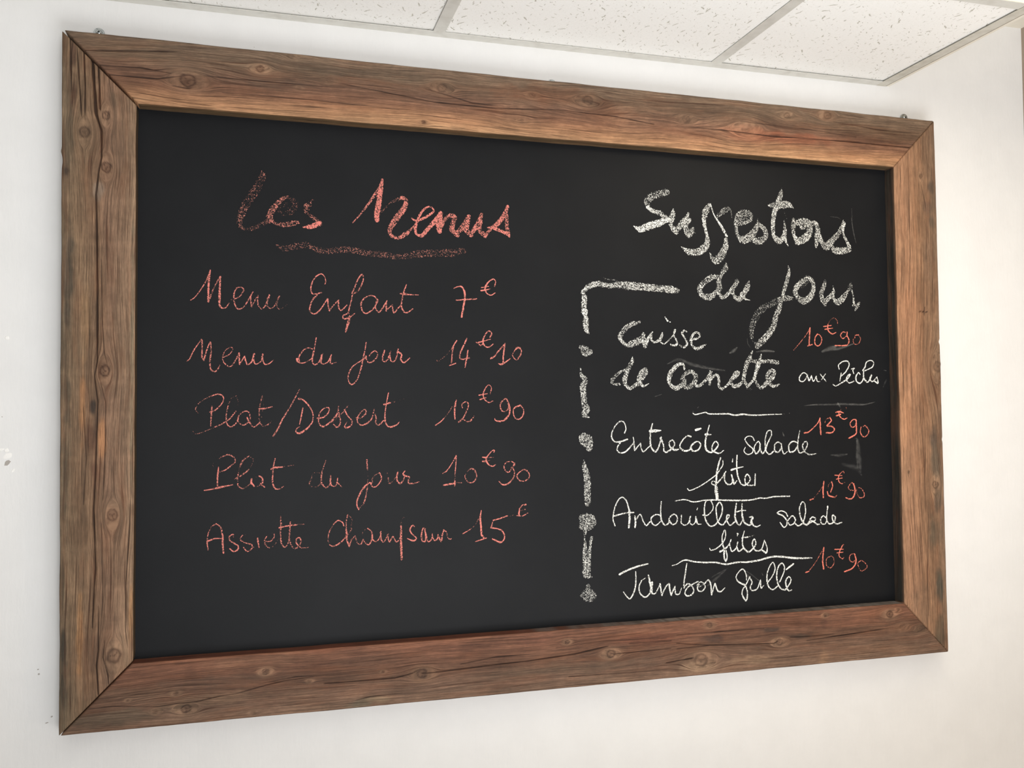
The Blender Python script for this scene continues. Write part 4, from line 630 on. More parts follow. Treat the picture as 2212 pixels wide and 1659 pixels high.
.82 1146.9,938.8,13.1 1128.6,930.9,16.0 1107.4,924.2,17.3 1087.9,916.3,14.4 1071.6,922.4,1.7
.72 1163.3,962.1,4.4 1162.3,952.2,13.2 1158.3,939.4,16.1 1155.9,930.9,8.8
.72 1155.9,932.3,5.8 1163.4,920.1,13.2 1168.6,914.7,11.7
.7 1168.6,916.1,10.2 1180.3,929.3,14.7 1192.8,941.2,16.2 1198.4,954.9,6.6
.7 1200.5,941.6,8.8 1191.0,924.3,11.8 1200.0,909.3,13.3 1207.9,922.3,8.9
.6 1203.2,916.4,14.7 1210.9,914.0,7.4
.68 1247.8,976.8,8.9 1239.7,963.5,16.4 1234.8,947.7,14.1
.8 1234.7,943.4,10.4 1236.0,930.8,8.9 1241.1,911.2,6.7
.72 1241.1,909.8,7.4 1241.7,895.7,14.9 1232.1,881.1,17.8 1214.9,873.4,16.2 1197.9,874.0,14.7 1187.2,879.2,7.3 1180.4,883.8,1.2
.85 1251.6,974.1,4.5 1258.4,956.1,3.6 1269.1,941.0,6.0 1278.3,927.3,6.7 1287.5,912.0,6.8
.68 1285.8,903.4,9.0 1285.5,889.2,15.0 1274.1,868.8,19.4 1261.3,856.9,16.4 1252.0,863.6,8.9 1247.5,873.3,3.6
.6 1264.6,950.7,4.5 1272.6,958.3,12.0 1288.6,969.1,13.5 1298.1,969.7,4.5 1301.7,949.9,2.1
.62 1347.2,948.7,7.6 1346.6,959.4,12.2 1336.3,966.1,12.2 1323.5,963.9,12.1 1313.7,953.4,12.1 1311.9,941.8,10.6
.55 1319.9,945.1,12.1 1328.1,954.1,13.6 1336.1,954.6,12.2
.62 1313.4,939.0,10.6 1329.4,941.3,10.6 1344.0,947.8,7.6
.66 1310.4,947.5,7.6 1310.2,936.0,10.6 1313.0,916.1,7.5
.66 1312.9,914.7,7.5 1325.5,905.3,18.2 1343.3,911.9,19.8 1356.5,926.9,15.2 1364.1,944.5,7.6 1363.8,953.2,1.8
.66 1364.0,941.6,9.2 1379.2,930.9,12.3 1383.0,916.6,12.3 1372.2,906.0,16.8 1359.2,904.0,16.8
.66 1424.5,1024.1,1.2 1421.7,1010.1,12.4 1417.4,998.2,13.9 1413.8,983.4,17.0
.66 1393.3,983.7,7.7 1405.6,984.4,17.0 1423.7,986.9,18.6 1440.2,987.9,15.5 1452.5,981.3,3.1
.74 1407.0,975.8,15.4 1402.6,958.1,12.3 1400.6,939.2,11.5 1401.8,920.4,9.2
.7 1404.1,914.7,10.8 1415.4,906.6,15.4 1427.2,917.3,12.4 1430.8,933.5,9.3 1428.7,952.3,3.1
.4 1429.2,972.7,1.9 1435.4,956.3,1.9
.78 1429.7,921.8,7.7 1431.9,907.3,7.0 1438.2,896.7,1.9
.64 1452.8,955.0,9.3 1451.6,941.8,12.4 1452.1,924.3,9.3
.78 1452.8,920.0,7.8 1461.7,908.7,15.6
.68 1463.3,907.3,17.1 1481.9,917.0,20.3 1492.2,930.7,17.3 1490.9,948.2,17.3 1476.0,951.8,18.8 1465.9,949.8,17.2
.66 1472.3,938.5,9.4 1477.4,941.7,14.1
.68 1494.2,944.0,14.1 1504.5,951.8,11.0 1512.7,942.0,12.6 1512.2,922.8,15.8 1508.3,899.1,7.9
.72 1517.3,923.1,11.0 1522.1,911.5,11.0
.66 1522.0,908.6,9.5 1535.4,900.3,20.6 1552.8,917.4,14.3 1568.5,932.9,12.8 1579.5,960.2,3.2
.74 1581.0,952.9,9.6 1578.8,932.0,6.4 1587.0,914.5,8.0 1593.6,902.9,9.6
.68 1591.6,895.4,14.4 1572.7,891.6,17.5 1555.6,892.4,15.9 1549.0,902.4,6.3
@white chalk word du under Suggestions|w
.66 1270.9,822.6,7.5 1252.1,821.9,13.4 1233.2,810.0,13.3 1222.0,795.6,13.3 1229.6,781.8,13.3 1243.5,779.4,16.3 1257.7,786.8,11.9 1268.9,798.5,13.4
.64 1285.6,852.9,3.6 1284.6,843.0,13.5 1274.1,828.4,10.5 1267.6,815.4,11.9 1268.9,799.9,14.9 1265.6,789.9,11.9
.68 1267.1,787.1,8.9 1276.4,778.9,9.0 1289.2,787.8,9.0 1300.5,800.9,9.0 1310.3,815.4,9.0
.66 1311.8,814.1,9.0 1300.4,795.2,9.0 1304.9,781.1,9.0 1315.9,777.2,13.5 1327.3,788.9,12.1 1335.6,803.4,15.1 1339.8,815.7,3.6
.7 1324.0,786.0,13.6 1330.3,777.6,6.0 1341.4,775.1,2.4
.25 1333.1,679.4,2.4 1339.4,673.1,2.1
@white chalk word jour under Suggestions|w
.66 1437.3,853.1,2.2 1439.5,841.6,7.7 1433.3,819.6,10.8 1426.3,800.6,9.3 1421.1,786.0,7.7 1417.5,774.3,8.5 1412.3,758.3,13.8 1403.7,739.4,13.8 1398.5,722.0,15.3 1386.8,704.6,16.8 1370.2,688.6,16.7 1358.7,677.0,13.6
.45 1358.7,677.0,9.1 1346.1,689.6,6.0
.5 1344.7,695.3,9.1 1343.4,713.8,15.1 1351.8,731.1,16.7 1360.1,747.0,18.2 1376.5,760.3,16.8 1394.6,769.4,15.3 1414.4,778.5,13.8
.62 1414.4,780.0,9.2 1429.2,781.9,15.4 1444.0,782.3,9.3
.4 1471.1,807.8,9.3 1481.4,819.8,12.5
.66 1474.7,821.0,12.5 1484.9,827.2,14.1 1496.4,821.8,11.0 1499.4,804.3,12.5 1490.6,786.5,15.6 1473.7,777.3,17.1 1457.3,787.0,12.4 1454.4,802.9,14.0 1471.4,820.9,12.5
.64 1530.2,825.8,3.8 1526.5,812.5,12.6 1519.4,797.6,11.0 1520.8,783.0,12.6 1527.2,771.5,9.4
.66 1527.4,777.3,14.2 1539.4,786.5,12.6 1549.9,798.5,9.5 1549.4,812.5,1.9
.68 1549.1,798.5,7.9 1551.3,783.9,7.9 1561.3,776.8,15.9 1575.2,787.5,14.3 1587.6,802.7,6.4
.55 1587.6,802.7,6.4 1594.8,813.2,12.8 1595.0,822.1,3.8
.7 1598.0,804.5,4.8 1601.1,791.2,4.8 1602.5,776.4,6.4
.62 1600.6,770.5,6.4 1610.9,770.7,11.2 1618.1,778.3,3.8
.66 1612.7,770.8,9.6 1605.5,760.2,4.8
@white broad chalk corner bracket above the dotted line|w
.6 1153.7,792.1,17.4 1167.4,791.1,14.6
.68 1155.3,792.1,18.9 1132.6,793.5,15.9 1110.0,794.8,16.6 1080.2,796.6,17.9 1050.6,797.7,17.8 1033.0,797.8,14.2 1015.5,795.9,11.3 999.5,798.1,11.2
.72 1001.0,798.8,11.2 989.4,799.1,12.6 974.9,794.6,12.6 963.3,786.1,9.7 958.2,780.5,8.3
.74 958.9,781.9,8.3 961.7,769.8,12.5 960.8,755.0,13.2 960.7,744.2,11.1
.8 962.0,740.2,15.3 963.4,732.1,7.0
.74 964.8,728.1,11.1 964.2,714.6,13.9 965.2,703.8,11.1 969.4,698.5,7.0
.45 1001.8,811.8,3.4 1015.6,808.9,3.7 1031.7,808.1,4.2 1034.6,803.4,5.7
@white chalk word Cuisse|w
.66 1082.1,722.5,7.1 1071.7,720.2,10.0 1055.4,712.4,11.4 1044.9,701.2,12.0 1038.9,691.6,11.3 1043.2,682.1,8.5 1054.9,674.1,9.9 1068.2,678.4,15.6 1083.1,685.5,14.3 1093.7,696.6,5.7 1090.0,701.4,2.9
.7 1090.0,699.3,7.1 1092.0,681.5,12.9 1094.0,670.5,5.7
.72 1094.8,673.3,10.0 1102.5,689.9,7.2 1111.7,702.4,4.3
.74 1109.4,698.3,5.7 1109.2,685.9,5.7 1117.3,681.2,5.7 1128.0,687.6,7.2 1134.2,700.8,4.3
.72 1133.3,695.9,7.2 1130.1,683.5,5.2 1137.6,678.0,3.5 1150.6,687.9,3.5 1161.4,699.2,3.5
.8 1163.0,706.8,6.4 1160.6,696.4,4.4 1167.2,684.0,4.9 1165.6,676.4,5.8 1154.9,675.5,4.3 1152.7,677.6,2.9
.74 1189.7,704.6,4.1 1184.4,706.5,5.8 1179.7,700.9,5.8 1186.4,689.9,4.4 1190.8,678.8,5.8 1183.8,671.8,5.8 1173.2,675.8,3.8
.72 1201.0,688.7,5.9 1213.3,690.3,5.9 1221.1,696.0,5.3 1216.6,703.0,5.9 1207.3,701.4,5.9 1200.2,688.7,7.3 1202.3,676.2,6.4 1211.4,669.3,7.3 1223.8,672.3,8.8 1234.8,678.7,2.9
.8 1140.7,734.1,2.9 1146.7,726.6,4.9
.8 1151.9,724.2,3.2 1152.7,724.0,2.9
@white chalk word de|w
.62 1052.7,625.0,5.7 1040.2,619.5,7.1 1028.4,611.3,8.4 1019.5,600.4,8.4 1023.8,593.7,5.6 1035.4,593.7,7.0
.68 1066.3,650.4,2.8 1064.7,640.1,9.9 1056.4,625.1,9.9 1051.9,615.5,9.9 1048.0,601.9,11.3 1051.5,591.0,8.5 1060.3,585.6,8.5 1072.2,592.4,8.5 1084.1,602.0,8.5 1096.2,615.7,8.6 1094.8,623.9,10.0 1085.8,617.0,11.4 1081.2,606.1,12.8 1078.1,593.8,8.5
.75 1082.6,596.5,8.5 1089.9,589.7,6.3 1101.9,595.2,1.7
@white chalk word Canette|w
.72 1183.8,626.6,5.8 1180.9,635.6,6.4 1171.0,635.5,8.7 1159.5,627.1,10.1 1150.2,613.3,11.6 1147.7,599.4,8.7 1154.4,589.8,8.7 1164.9,585.7,10.1 1178.7,594.0,11.6 1184.2,602.3,8.7
.65 1176.6,605.1,5.8 1186.7,616.2,10.2 1200.6,620.5,8.8 1209.7,612.2,11.7 1207.9,601.0,10.2 1197.0,589.9,11.7 1186.2,587.1,10.2 1183.3,596.8,8.7
.72 1204.8,596.8,8.8 1215.4,589.9,7.3 1229.5,599.7,7.3 1242.2,613.7,8.8 1243.1,624.2,2.4
.72 1245.3,617.9,8.9 1241.8,594.1,6.8
.72 1242.0,602.5,7.4 1257.7,614.5,6.5 1263.8,605.4,7.4 1263.6,591.4,6.5 1271.3,584.4,6.5 1285.6,594.2,6.0 1295.2,605.5,8.9 1305.0,618.3,10.5 1311.3,619.7,7.5 1304.8,611.2,9.0 1292.0,602.7,7.5 1298.1,590.0,8.9 1312.4,592.9,9.0 1317.2,597.1,7.5
.66 1345.7,666.8,2.4 1339.0,652.5,10.6 1330.7,636.8,12.0 1325.6,619.8,10.5 1322.9,604.2,9.0 1331.4,590.1,7.5
.74 1331.4,589.3,7.5 1346.0,602.9,7.5 1352.8,619.9,9.1 1359.6,638.5,12.1 1366.4,658.5,3.6
.66 1338.9,645.4,9.0 1359.7,642.8,9.1 1383.9,644.4,9.1 1404.9,641.7,10.7
.68 1350.9,604.3,6.0 1357.0,591.5,7.6 1366.6,587.3,9.1 1379.7,598.7,10.6 1392.9,610.2,12.2 1398.0,621.6,9.2 1388.3,623.0,10.7 1380.0,611.5,9.1 1383.0,598.7,9.1
.66 1383.0,598.7,9.1 1395.7,590.1,9.1 1409.7,594.5,3.1
.4 1339.3,584.4,7.5 1332.9,585.8,7.5
@white chalk word aux|w
.92 1479.2,615.6,3.4 1470.2,619.9,3.1 1460.9,611.9,3.7 1459.9,603.2,3.4 1468.1,600.4,3.1 1476.6,607.6,3.4 1480.1,615.6,3.1
.92 1480.0,613.4,3.7 1483.9,602.6,3.7 1490.0,613.5,2.8
.9 1490.0,612.0,3.7 1494.7,601.2,3.4 1502.5,612.1,2.8
.9 1501.6,610.6,4.1 1504.8,601.2,3.1 1510.6,600.5,1.9
.92 1512.7,616.5,3.1 1526.6,601.3,3.1
.88 1525.3,617.3,2.5 1514.9,604.1,2.5
@white chalk word Peches|w
.95 1561.1,628.4,3.2 1559.6,637.2,3.2 1571.8,645.4,3.2 1583.7,645.5,3.5 1587.0,637.4,3.5 1578.0,622.7,3.5 1565.0,612.4,3.2
.9 1566.0,619.0,3.5 1562.2,602.1,2.8
.95 1545.0,594.0,3.1 1551.7,591.1,3.1 1567.2,598.4,3.5 1581.1,606.6,4.4 1589.9,616.9,3.5 1582.9,613.9,3.8 1579.3,605.1,3.8 1586.0,597.8,3.5 1598.1,601.5,3.2
.95 1592.7,628.7,2.5 1600.5,630.2,3.2 1596.1,625.7,3.2 1598.5,619.1,3.5
.92 1614.8,617.0,3.2 1610.6,620.7,3.2 1604.4,612.5,4.5 1605.0,602.2,4.1 1613.5,597.1,4.1 1622.3,605.2,4.2 1624.6,625.9,3.8
.92 1622.8,625.9,4.5 1628.2,633.3,4.2 1632.0,643.7,3.5 1642.5,648.3,3.2 1651.1,643.9,3.2 1647.3,633.5,3.5 1628.0,625.2,3.2
.9 1624.1,608.2,5.4 1634.3,599.4,4.2 1643.3,611.2,4.5 1645.1,616.4,3.5 1640.6,608.3,3.9 1646.5,600.9,3.5 1659.0,611.3,2.6
.92 1659.0,611.3,2.6 1661.2,597.9,4.8 1651.8,602.4,3.9
@thin white chalk dividing line under de Canette|w
.95 1202.2,533.2,2.6 1206.7,530.4,3.2 1222.2,533.1,2.9 1231.5,534.8,3.2 1239.2,531.6,3.5 1259.4,531.2,3.8 1286.0,531.2,3.9 1300.1,528.1,4.2 1319.1,530.0,4.2 1341.4,528.0,3.6
.9 1292.3,530.2,3.9 1301.7,528.3,3.6 1319.1,530.7,3.9 1333.4,528.5,3.9 1355.8,527.9,3.6 1381.5,529.1,3.0 1414.0,529.6,2.4
.4 1414.0,529.6,1.8 1433.6,531.3,1.2
.3 1420.7,539.3,0.9 1427.3,539.7,0.9
.25 1480.0,538.2,1.2 1485.0,538.2,0.9
.3 1201.5,537.1,1.5 1223.8,534.9,1.8
@white chalk word Entrecote|w
.92 1046.5,494.1,3.4 1049.6,502.8,2.8 1045.4,515.7,3.1 1035.9,517.2,3.4 1024.1,505.8,3.1 1017.3,488.4,3.6 1023.7,476.8,3.6 1035.3,476.0,3.9 1052.2,480.5,4.5
.88 1036.8,474.6,3.6 1029.3,462.6,3.6 1034.3,453.7,3.6 1046.7,454.8,4.2 1058.6,464.8,3.9 1066.1,472.8,3.7
.85 1065.5,485.0,2.5 1067.5,470.1,3.7 1068.1,457.8,3.7
.9 1068.1,457.8,3.7 1081.5,471.9,3.1
.9 1081.5,471.9,3.1 1083.6,460.3,3.4 1088.0,454.8,3.4 1096.9,461.4,3.1 1106.0,469.4,2.6
.9 1108.9,512.4,3.4 1104.1,491.3,4.3 1104.5,466.7,4.3 1114.0,454.3,4.9 1122.3,463.7,4.3 1128.6,484.1,3.4
.95 1104.2,496.7,7.1 1115.3,497.3,7.1 1127.3,497.8,3.2
.88 1127.1,481.4,5.7 1132.9,469.0,3.7 1134.2,455.3,3.7 1140.2,453.1,4.9 1150.8,459.1,4.3 1158.5,468.6,3.7 1154.1,477.6,3.7 1146.5,472.9,3.7 1148.6,463.2,4.3 1159.8,456.9,5.8 1168.2,458.8,2.9
.88 1196.0,484.5,4.4 1187.6,486.0,3.5 1176.8,476.5,3.8 1170.5,464.2,3.8 1179.5,455.1,4.9 1193.3,456.9,4.9 1198.0,466.5,4.9 1210.4,473.9,3.5 1218.7,467.6,3.8 1213.2,456.6,4.1 1200.9,454.0,4.4 1194.9,462.4,4.1
.92 1208.5,498.2,6.4 1219.3,500.9,4.4
.9 1239.5,507.6,3.2 1235.4,493.7,3.5 1229.6,472.9,4.7 1231.7,456.2,5.0 1243.9,450.5,4.4 1255.0,458.6,4.4 1259.8,466.9,3.5 1253.7,473.3,3.5 1246.5,465.7,3.5 1245.6,454.6,4.1 1261.0,448.0,3.8 1272.8,454.4,2.1
.92 1230.7,488.2,5.9 1243.0,487.8,2.9
@white chalk word salade after Entrecote|w
.9 1345.9,474.0,3.3 1342.0,481.1,2.7 1332.5,483.3,2.7 1323.6,477.1,3.3 1330.6,465.7,3.3 1342.3,455.7,3.6 1339.8,447.2,3.3 1328.6,444.6,3.3 1320.8,451.8,3.0 1324.1,459.5,2.1
.9 1360.1,466.7,3.9 1355.4,471.7,3.3 1345.6,459.8,3.3 1349.3,445.6,3.9 1358.3,454.0,4.2 1360.1,466.7,3.9
.88 1359.1,456.8,4.5 1365.3,446.0,4.2 1371.9,453.7,3.9 1372.3,473.6,3.6 1377.5,491.9,3.3 1386.5,494.7,3.0 1387.9,484.7,3.3 1377.0,465.0,4.2 1373.5,452.3,4.2 1382.2,443.6,3.6 1392.8,450.5,3.9
.88 1411.0,465.8,3.7 1403.0,469.5,3.3 1395.5,463.2,3.9 1396.1,450.4,4.2 1404.9,448.1,4.0 1411.7,458.7,3.7 1411.8,465.8,3.0
.88 1411.7,460.1,3.7 1417.1,444.3,3.4 1426.9,449.1,2.1
.88 1450.3,468.1,3.4 1440.5,470.4,4.0 1430.5,462.7,4.0 1431.8,448.3,4.3 1443.3,449.6,4.0 1450.1,458.0,3.7
.8 1458.3,493.8,2.5 1454.7,479.5,3.4 1451.7,458.0,4.6 1456.4,445.7,3.7 1468.0,449.1,4.3 1476.6,463.3,3.7 1471.8,469.9,3.7 1464.2,460.7,4.0 1469.7,447.6,4.0 1482.8,440.9,4.0 1498.6,443.5,2.2
@white chalk word frites below Entrecote|w
.95 1186.6,375.8,2.6 1191.8,371.8,2.9 1213.4,379.1,2.9 1235.1,390.9,2.9 1254.0,402.9,3.5
.92 1254.0,402.9,5.0 1261.9,412.5,3.5 1269.9,423.4,3.0 1270.1,432.5,2.4
.92 1264.7,438.2,3.8 1259.0,422.3,5.0 1254.8,404.3,5.0 1253.7,387.7,5.0 1250.5,381.5,3.5 1242.8,385.2,3.2 1246.0,390.0,2.9 1255.2,386.9,2.9
.85 1252.9,384.9,5.0 1253.4,371.0,8.8 1255.4,352.9,7.3
.93 1256.8,386.2,4.4 1267.9,397.0,3.5 1276.7,409.3,3.0
.9 1273.5,405.2,4.4 1274.0,389.9,3.8 1281.6,382.0,4.4 1291.1,385.2,3.6 1291.4,402.0,2.7
.9 1289.9,402.0,3.9 1294.3,389.3,4.1 1295.8,382.3,4.2 1302.2,389.1,2.7
.92 1293.6,435.5,2.1 1292.7,429.9,3.9
.92 1304.0,442.3,4.5 1302.8,421.3,3.9 1304.8,400.2,4.5 1313.1,381.8,3.9 1324.1,380.1,4.2 1334.7,391.0,3.9 1327.7,402.4,3.6 1322.0,394.2,3.9 1324.2,381.5,3.9 1333.6,378.4,3.9 1345.6,378.7,3.6
.95 1345.6,378.7,3.9 1346.8,402.0,3.3
.97 1290.1,412.5,5.3 1302.7,415.7,3.9 1318.2,418.4,2.1
@thin white chalk dividing line under the first frites|w
.9 1158.9,351.3,2.9 1179.4,353.3,3.2 1200.6,347.8,3.2 1225.2,350.4,3.5 1249.9,350.3,3.8 1281.0,348.5,4.1 1309.3,347.2,4.2 1334.6,347.4,4.2 1357.0,350.9,3.9 1369.8,349.8,3.6 1392.4,352.6,3.9 1429.8,352.5,3.7
@white chalk word Andouillette|w
.93 1022.9,305.6,3.3 1018.8,319.2,3.3 1021.9,339.1,3.3 1030.9,357.6,3.4 1039.7,362.7,3.4 1048.3,355.7,3.4 1054.6,335.2,4.5
.93 1054.6,335.2,5.1 1055.1,317.7,5.6 1053.1,301.0,4.8
.92 1020.3,325.1,3.6 1040.7,329.7,3.9 1054.6,331.2,3.6 1064.1,330.9,3.7
.9 1066.9,322.7,4.5 1068.2,311.8,5.1 1066.9,301.1,4.8
.9 1068.3,314.5,3.7 1078.7,326.3,3.4 1085.2,312.5,3.4 1091.7,303.4,3.7 1100.7,310.5,3.7
.9 1123.9,323.2,3.4 1114.3,324.9,3.4 1103.8,318.5,4.0 1105.1,307.6,3.7 1113.2,302.6,3.4 1123.7,309.6,3.4
.9 1126.6,351.0,2.9 1124.8,332.7,3.4 1126.0,313.6,4.6 1134.1,302.4,4.0 1143.1,307.5,4.3 1144.8,316.9,4.0 1154.7,324.1,3.4 1162.1,317.6,3.7 1160.4,306.8,3.4 1151.3,303.0,3.7 1144.0,311.5,4.0
.88 1172.0,321.4,3.2 1171.0,306.3,3.7 1178.5,300.5,3.2 1187.7,304.3,3.5 1192.5,317.8,3.8
.88 1191.2,316.5,4.0 1191.1,305.5,3.8 1196.8,300.5,2.9 1203.7,306.4,3.5 1204.7,317.4,3.5
.88 1204.7,316.0,4.4 1209.0,302.0,4.1 1217.4,301.0,1.7
.9 1209.3,334.8,2.0 1207.7,331.3,2.3
.9 1221.6,319.5,3.8 1232.3,319.1,3.2 1244.9,331.0,2.9 1243.6,343.6,3.2 1237.5,350.7,3.2 1228.2,346.9,3.2 1224.8,329.0,3.8 1227.6,309.6,4.4 1238.1,296.0,3.8 1252.1,300.3,3.8 1264.9,319.2,4.1 1266.7,335.8,4.1 1260.7,345.1,3.8 1252.7,334.9,4.1 1253.9,314.1,4.1 1258.3,301.4,4.1 1267.6,297.6,3.5 1275.6,306.3,4.1 1283.5,315.7,3.5 1278.1,317.3,3.8 1277.1,306.2,4.1 1284.7,296.2,3.5 1295.8,302.7,3.8
.88 1300.5,341.6,3.3 1296.9,319.4,5.0 1298.3,305.4,5.0 1306.7,295.3,3.9 1313.2,303.4,3.3
.88 1313.9,339.7,3.6 1313.5,318.8,5.1 1317.9,301.8,4.8 1328.8,294.4,4.2 1336.8,296.2,4.2
.93 1301.0,323.4,3.6 1312.0,325.8,3.9 1322.3,325.7,2.4
.88 1331.5,311.1,3.6 1338.7,310.8,5.1 1335.3,302.5,6.0 1333.6,297.0,3.9
.92 1335.3,302.5,4.5 1339.9,293.9,4.2 1347.8,290.1,3.6 1356.6,293.2,2.4
@white chalk word salade after Andouillette|w
.92 1423.9,309.6,3.6 1419.2,317.6,3.3 1407.9,321.6,3.3 1398.9,317.0,3.9 1412.6,310.8,4.2 1422.1,299.1,4.0 1420.2,289.2,3.3 1413.7,286.6,3.9 1405.0,296.9,3.0
.9 1423.7,300.4,4.0 1435.4,309.9,3.7 1442.6,302.5,4.3 1441.6,295.4,4.0 1430.0,290.2,3.7 1423.7,297.6,3.6
.88 1440.8,295.5,4.6 1449.6,288.0,4.0 1461.3,294.6,4.3 1468.3,314.4,3.7 1467.1,334.4,3.4 1460.6,338.9,3.4 1453.8,326.3,3.7 1455.0,309.2,4.3 1462.9,293.2,5.2 1471.0,288.5,4.0
.88 1471.0,288.5,4.0 1479.5,295.3,7.7 1487.8,296.4,4.0 1493.7,300.5,3.7 1486.3,305.8,3.7 1479.6,301.1,4.0
.88 1489.4,294.9,4.6 1497.6,288.9,4.6 1502.6,289.4,3.4
.88 1521.2,300.9,3.4 1513.0,306.9,3.4 1506.1,300.0,4.0 1507.6,291.3,4.0 1515.9,288.8,3.4 1521.9,296.5,3.4
.88 1524.3,326.7,4.7 1522.3,312.3,3.1 1521.2,299.4,4.0 1527.6,289.1,4.0 1539.5,292.9,4.4 1543.1,302.9,4.1 1536.5,307.5,4.0 1536.2,297.4,4.4 1546.1,288.3,4.1 1558.8,290.7,3.8
@white chalk word frites below Andouillette|w
.92 1235.8,249.6,2.3 1238.8,245.6,2.9 1249.6,247.8,3.2 1263.7,256.8,3.8 1273.4,271.7,3.5 1272.1,286.3,3.2 1265.6,273.4,3.5 1266.8,255.3,4.1 1269.8,245.5,5.0 1269.5,230.2,4.4 1273.2,221.1,4.4 1276.5,229.9,3.5 1274.4,243.9,3.5
.9 1260.4,241.8,5.3 1271.3,246.8,5.0 1280.8,254.7,3.8 1286.5,265.5,3.5
.9 1283.2,254.5,3.8 1287.6,241.1,3.8 1297.9,246.9,3.8 1302.1,259.2,3.6
.9 1299.6,251.0,3.8 1304.1,240.3,4.1 1315.2,246.1,3.9
.92 1302.0,277.3,4.7
.92 1301.6,272.9,2.4 1302.4,275.9,2.4
.92 1318.3,282.2,2.4 1314.1,268.4,3.6 1314.5,250.3,4.4 1326.1,237.9,4.5 1337.3,243.6,4.2 1345.5,254.4,3.6 1341.7,264.4,3.6 1336.8,254.8,3.9 1343.6,240.5,3.9 1358.0,241.2,3.9 1366.4,260.5,2.7
.92 1312.5,267.8,3.9 1326.7,269.3,3.6
.6 1326.7,269.3,3.0 1343.5,272.7,2.1
.92 1367.1,259.0,3.0 1372.4,243.3,3.6 1369.8,234.3,6.0 1358.8,240.5,3.6
@thin white chalk dividing line above Jambon|w
.93 1149.3,218.3,2.3 1160.6,220.8,2.6 1171.2,226.4,3.2 1181.9,228.1,4.0 1197.0,224.3,3.8 1221.4,221.0,4.1 1249.1,219.5,4.1 1273.9,214.5,4.4 1297.4,217.0,4.4 1325.7,216.5,4.8 1352.8,219.0,4.8 1384.9,224.7,4.8 1409.1,223.2,4.8 1441.5,218.7,5.2 1481.8,217.1,3.4
@white chalk word Jambon|w
.97 1031.8,206.9,5.0 1046.4,213.4,4.7 1066.9,219.7,4.5 1094.2,225.0,3.7
.95 1067.2,210.3,2.5 1067.3,190.8,3.6 1064.8,174.9,4.2 1058.8,161.8,3.9 1052.9,156.2,3.3 1045.7,162.7,3.1 1039.7,170.8,2.5
.75 1089.4,196.9,1.7 1079.7,191.4,2.8
.92 1079.7,191.4,3.1 1074.4,179.6,3.6 1076.4,166.1,3.6 1086.6,157.4,3.9 1097.0,163.5,3.9 1101.6,175.3,5.6 1103.3,186.0,5.7
.9 1095.4,201.3,3.7 1098.1,189.0,5.6 1101.6,175.3,5.6 1103.0,164.5,4.2 1110.4,164.0,3.1 1121.0,180.9,2.8
.92 1121.3,182.3,4.0 1123.1,168.6,4.0 1125.2,159.0,4.3
.9 1125.2,160.4,3.7 1134.4,176.1,3.7 1141.2,181.8,3.7
.92 1141.9,180.4,4.6 1143.2,167.4,4.3 1146.1,157.7,4.3
.9 1146.8,160.4,3.7 1154.6,174.9,4.0
.92 1154.5,172.1,3.7 1156.6,159.8,4.0 1164.1,159.3,3.4 1169.6,170.6,2.3
.93 1182.5,221.0,3.2 1178.3,198.0,4.0 1175.0,179.1,3.7 1175.6,170.9,3.7
.93 1175.7,172.2,4.3 1184.1,179.2,3.7 1193.1,173.9,3.7 1197.5,164.1,3.7 1192.8,156.2,4.0 1182.2,154.1,4.0 1177.0,161.3,3.7 1184.0,171.7,3.5 1196.2,177.8,3.5 1207.7,182.6,3.5
.9 1209.9,175.7,4.0 1206.0,170.4,3.5 1208.2,163.4,3.8 1215.8,161.6,3.8 1223.6,168.0,3.8 1222.2,176.3,3.5 1213.1,181.0,3.2 1205.3,174.6,3.5
.75 1209.8,170.2,2.9 1222.2,176.3,2.6
.93 1222.2,176.3,3.5 1231.5,184.0,3.8 1236.8,175.5,4.1 1238.7,153.3,4.1
.92 1239.5,156.0,3.8 1246.8,176.2,3.5
.92 1247.5,174.8,4.1 1252.7,160.7,4.1 1260.4,158.2,3.8 1269.8,165.2,2.3
@white chalk word grille|w
.92 1321.5,178.8,2.4 1320.5,191.4,3.3 1313.6,202.2,3.6 1303.3,196.5,3.2 1296.8,185.8,3.5 1302.9,175.7,4.4 1318.4,167.9,5.0
.93 1318.4,167.9,5.0 1322.9,155.1,3.6 1322.7,143.9,3.9 1319.4,135.8,5.3 1311.0,147.5,3.8 1312.0,158.5,3.3 1320.0,169.2,3.6 1329.8,185.3,3.0
.9 1329.0,184.0,3.9 1334.4,173.9,3.9 1330.2,161.6,3.9 1335.6,155.7,3.9 1346.8,159.2,3.6 1355.1,176.9,3.0
.9 1355.0,174.1,3.6 1356.3,160.0,3.9 1362.8,165.2,2.1
.9 1371.7,170.3,3.9 1384.0,183.6,3.3 1390.8,198.7,3.6 1386.3,212.4,3.3 1378.1,205.1,3.6 1371.3,188.6,3.9 1371.0,171.8,4.2 1375.5,160.3,3.9 1385.1,154.8,3.6 1396.5,161.8,3.6
.9 1401.5,170.0,3.9 1411.6,189.1,3.6 1413.5,201.7,3.6 1408.0,209.8,3.6 1398.9,202.5,4.2 1394.6,187.3,4.2 1396.6,167.4,4.5 1404.4,155.7,4.2 1414.1,152.3,3.9
.9 1415.7,153.6,4.5 1426.5,165.7,3.9 1429.1,174.0,3.6 1423.6,180.0,3.6 1416.1,170.5,4.2 1419.0,154.8,4.2 1424.6,149.6,3.9 1430.3,151.3,2.7
.97 1435.6,206.5,4.6 1426.5,201.0,5.2 1418.2,195.8,3.9
@pink chalk price 10.90 beside Cuisse|q
.7 1446.5,668.8,1.5 1463.4,685.6,2.5 1480.4,704.8,2.5 1489.1,718.7,2.5
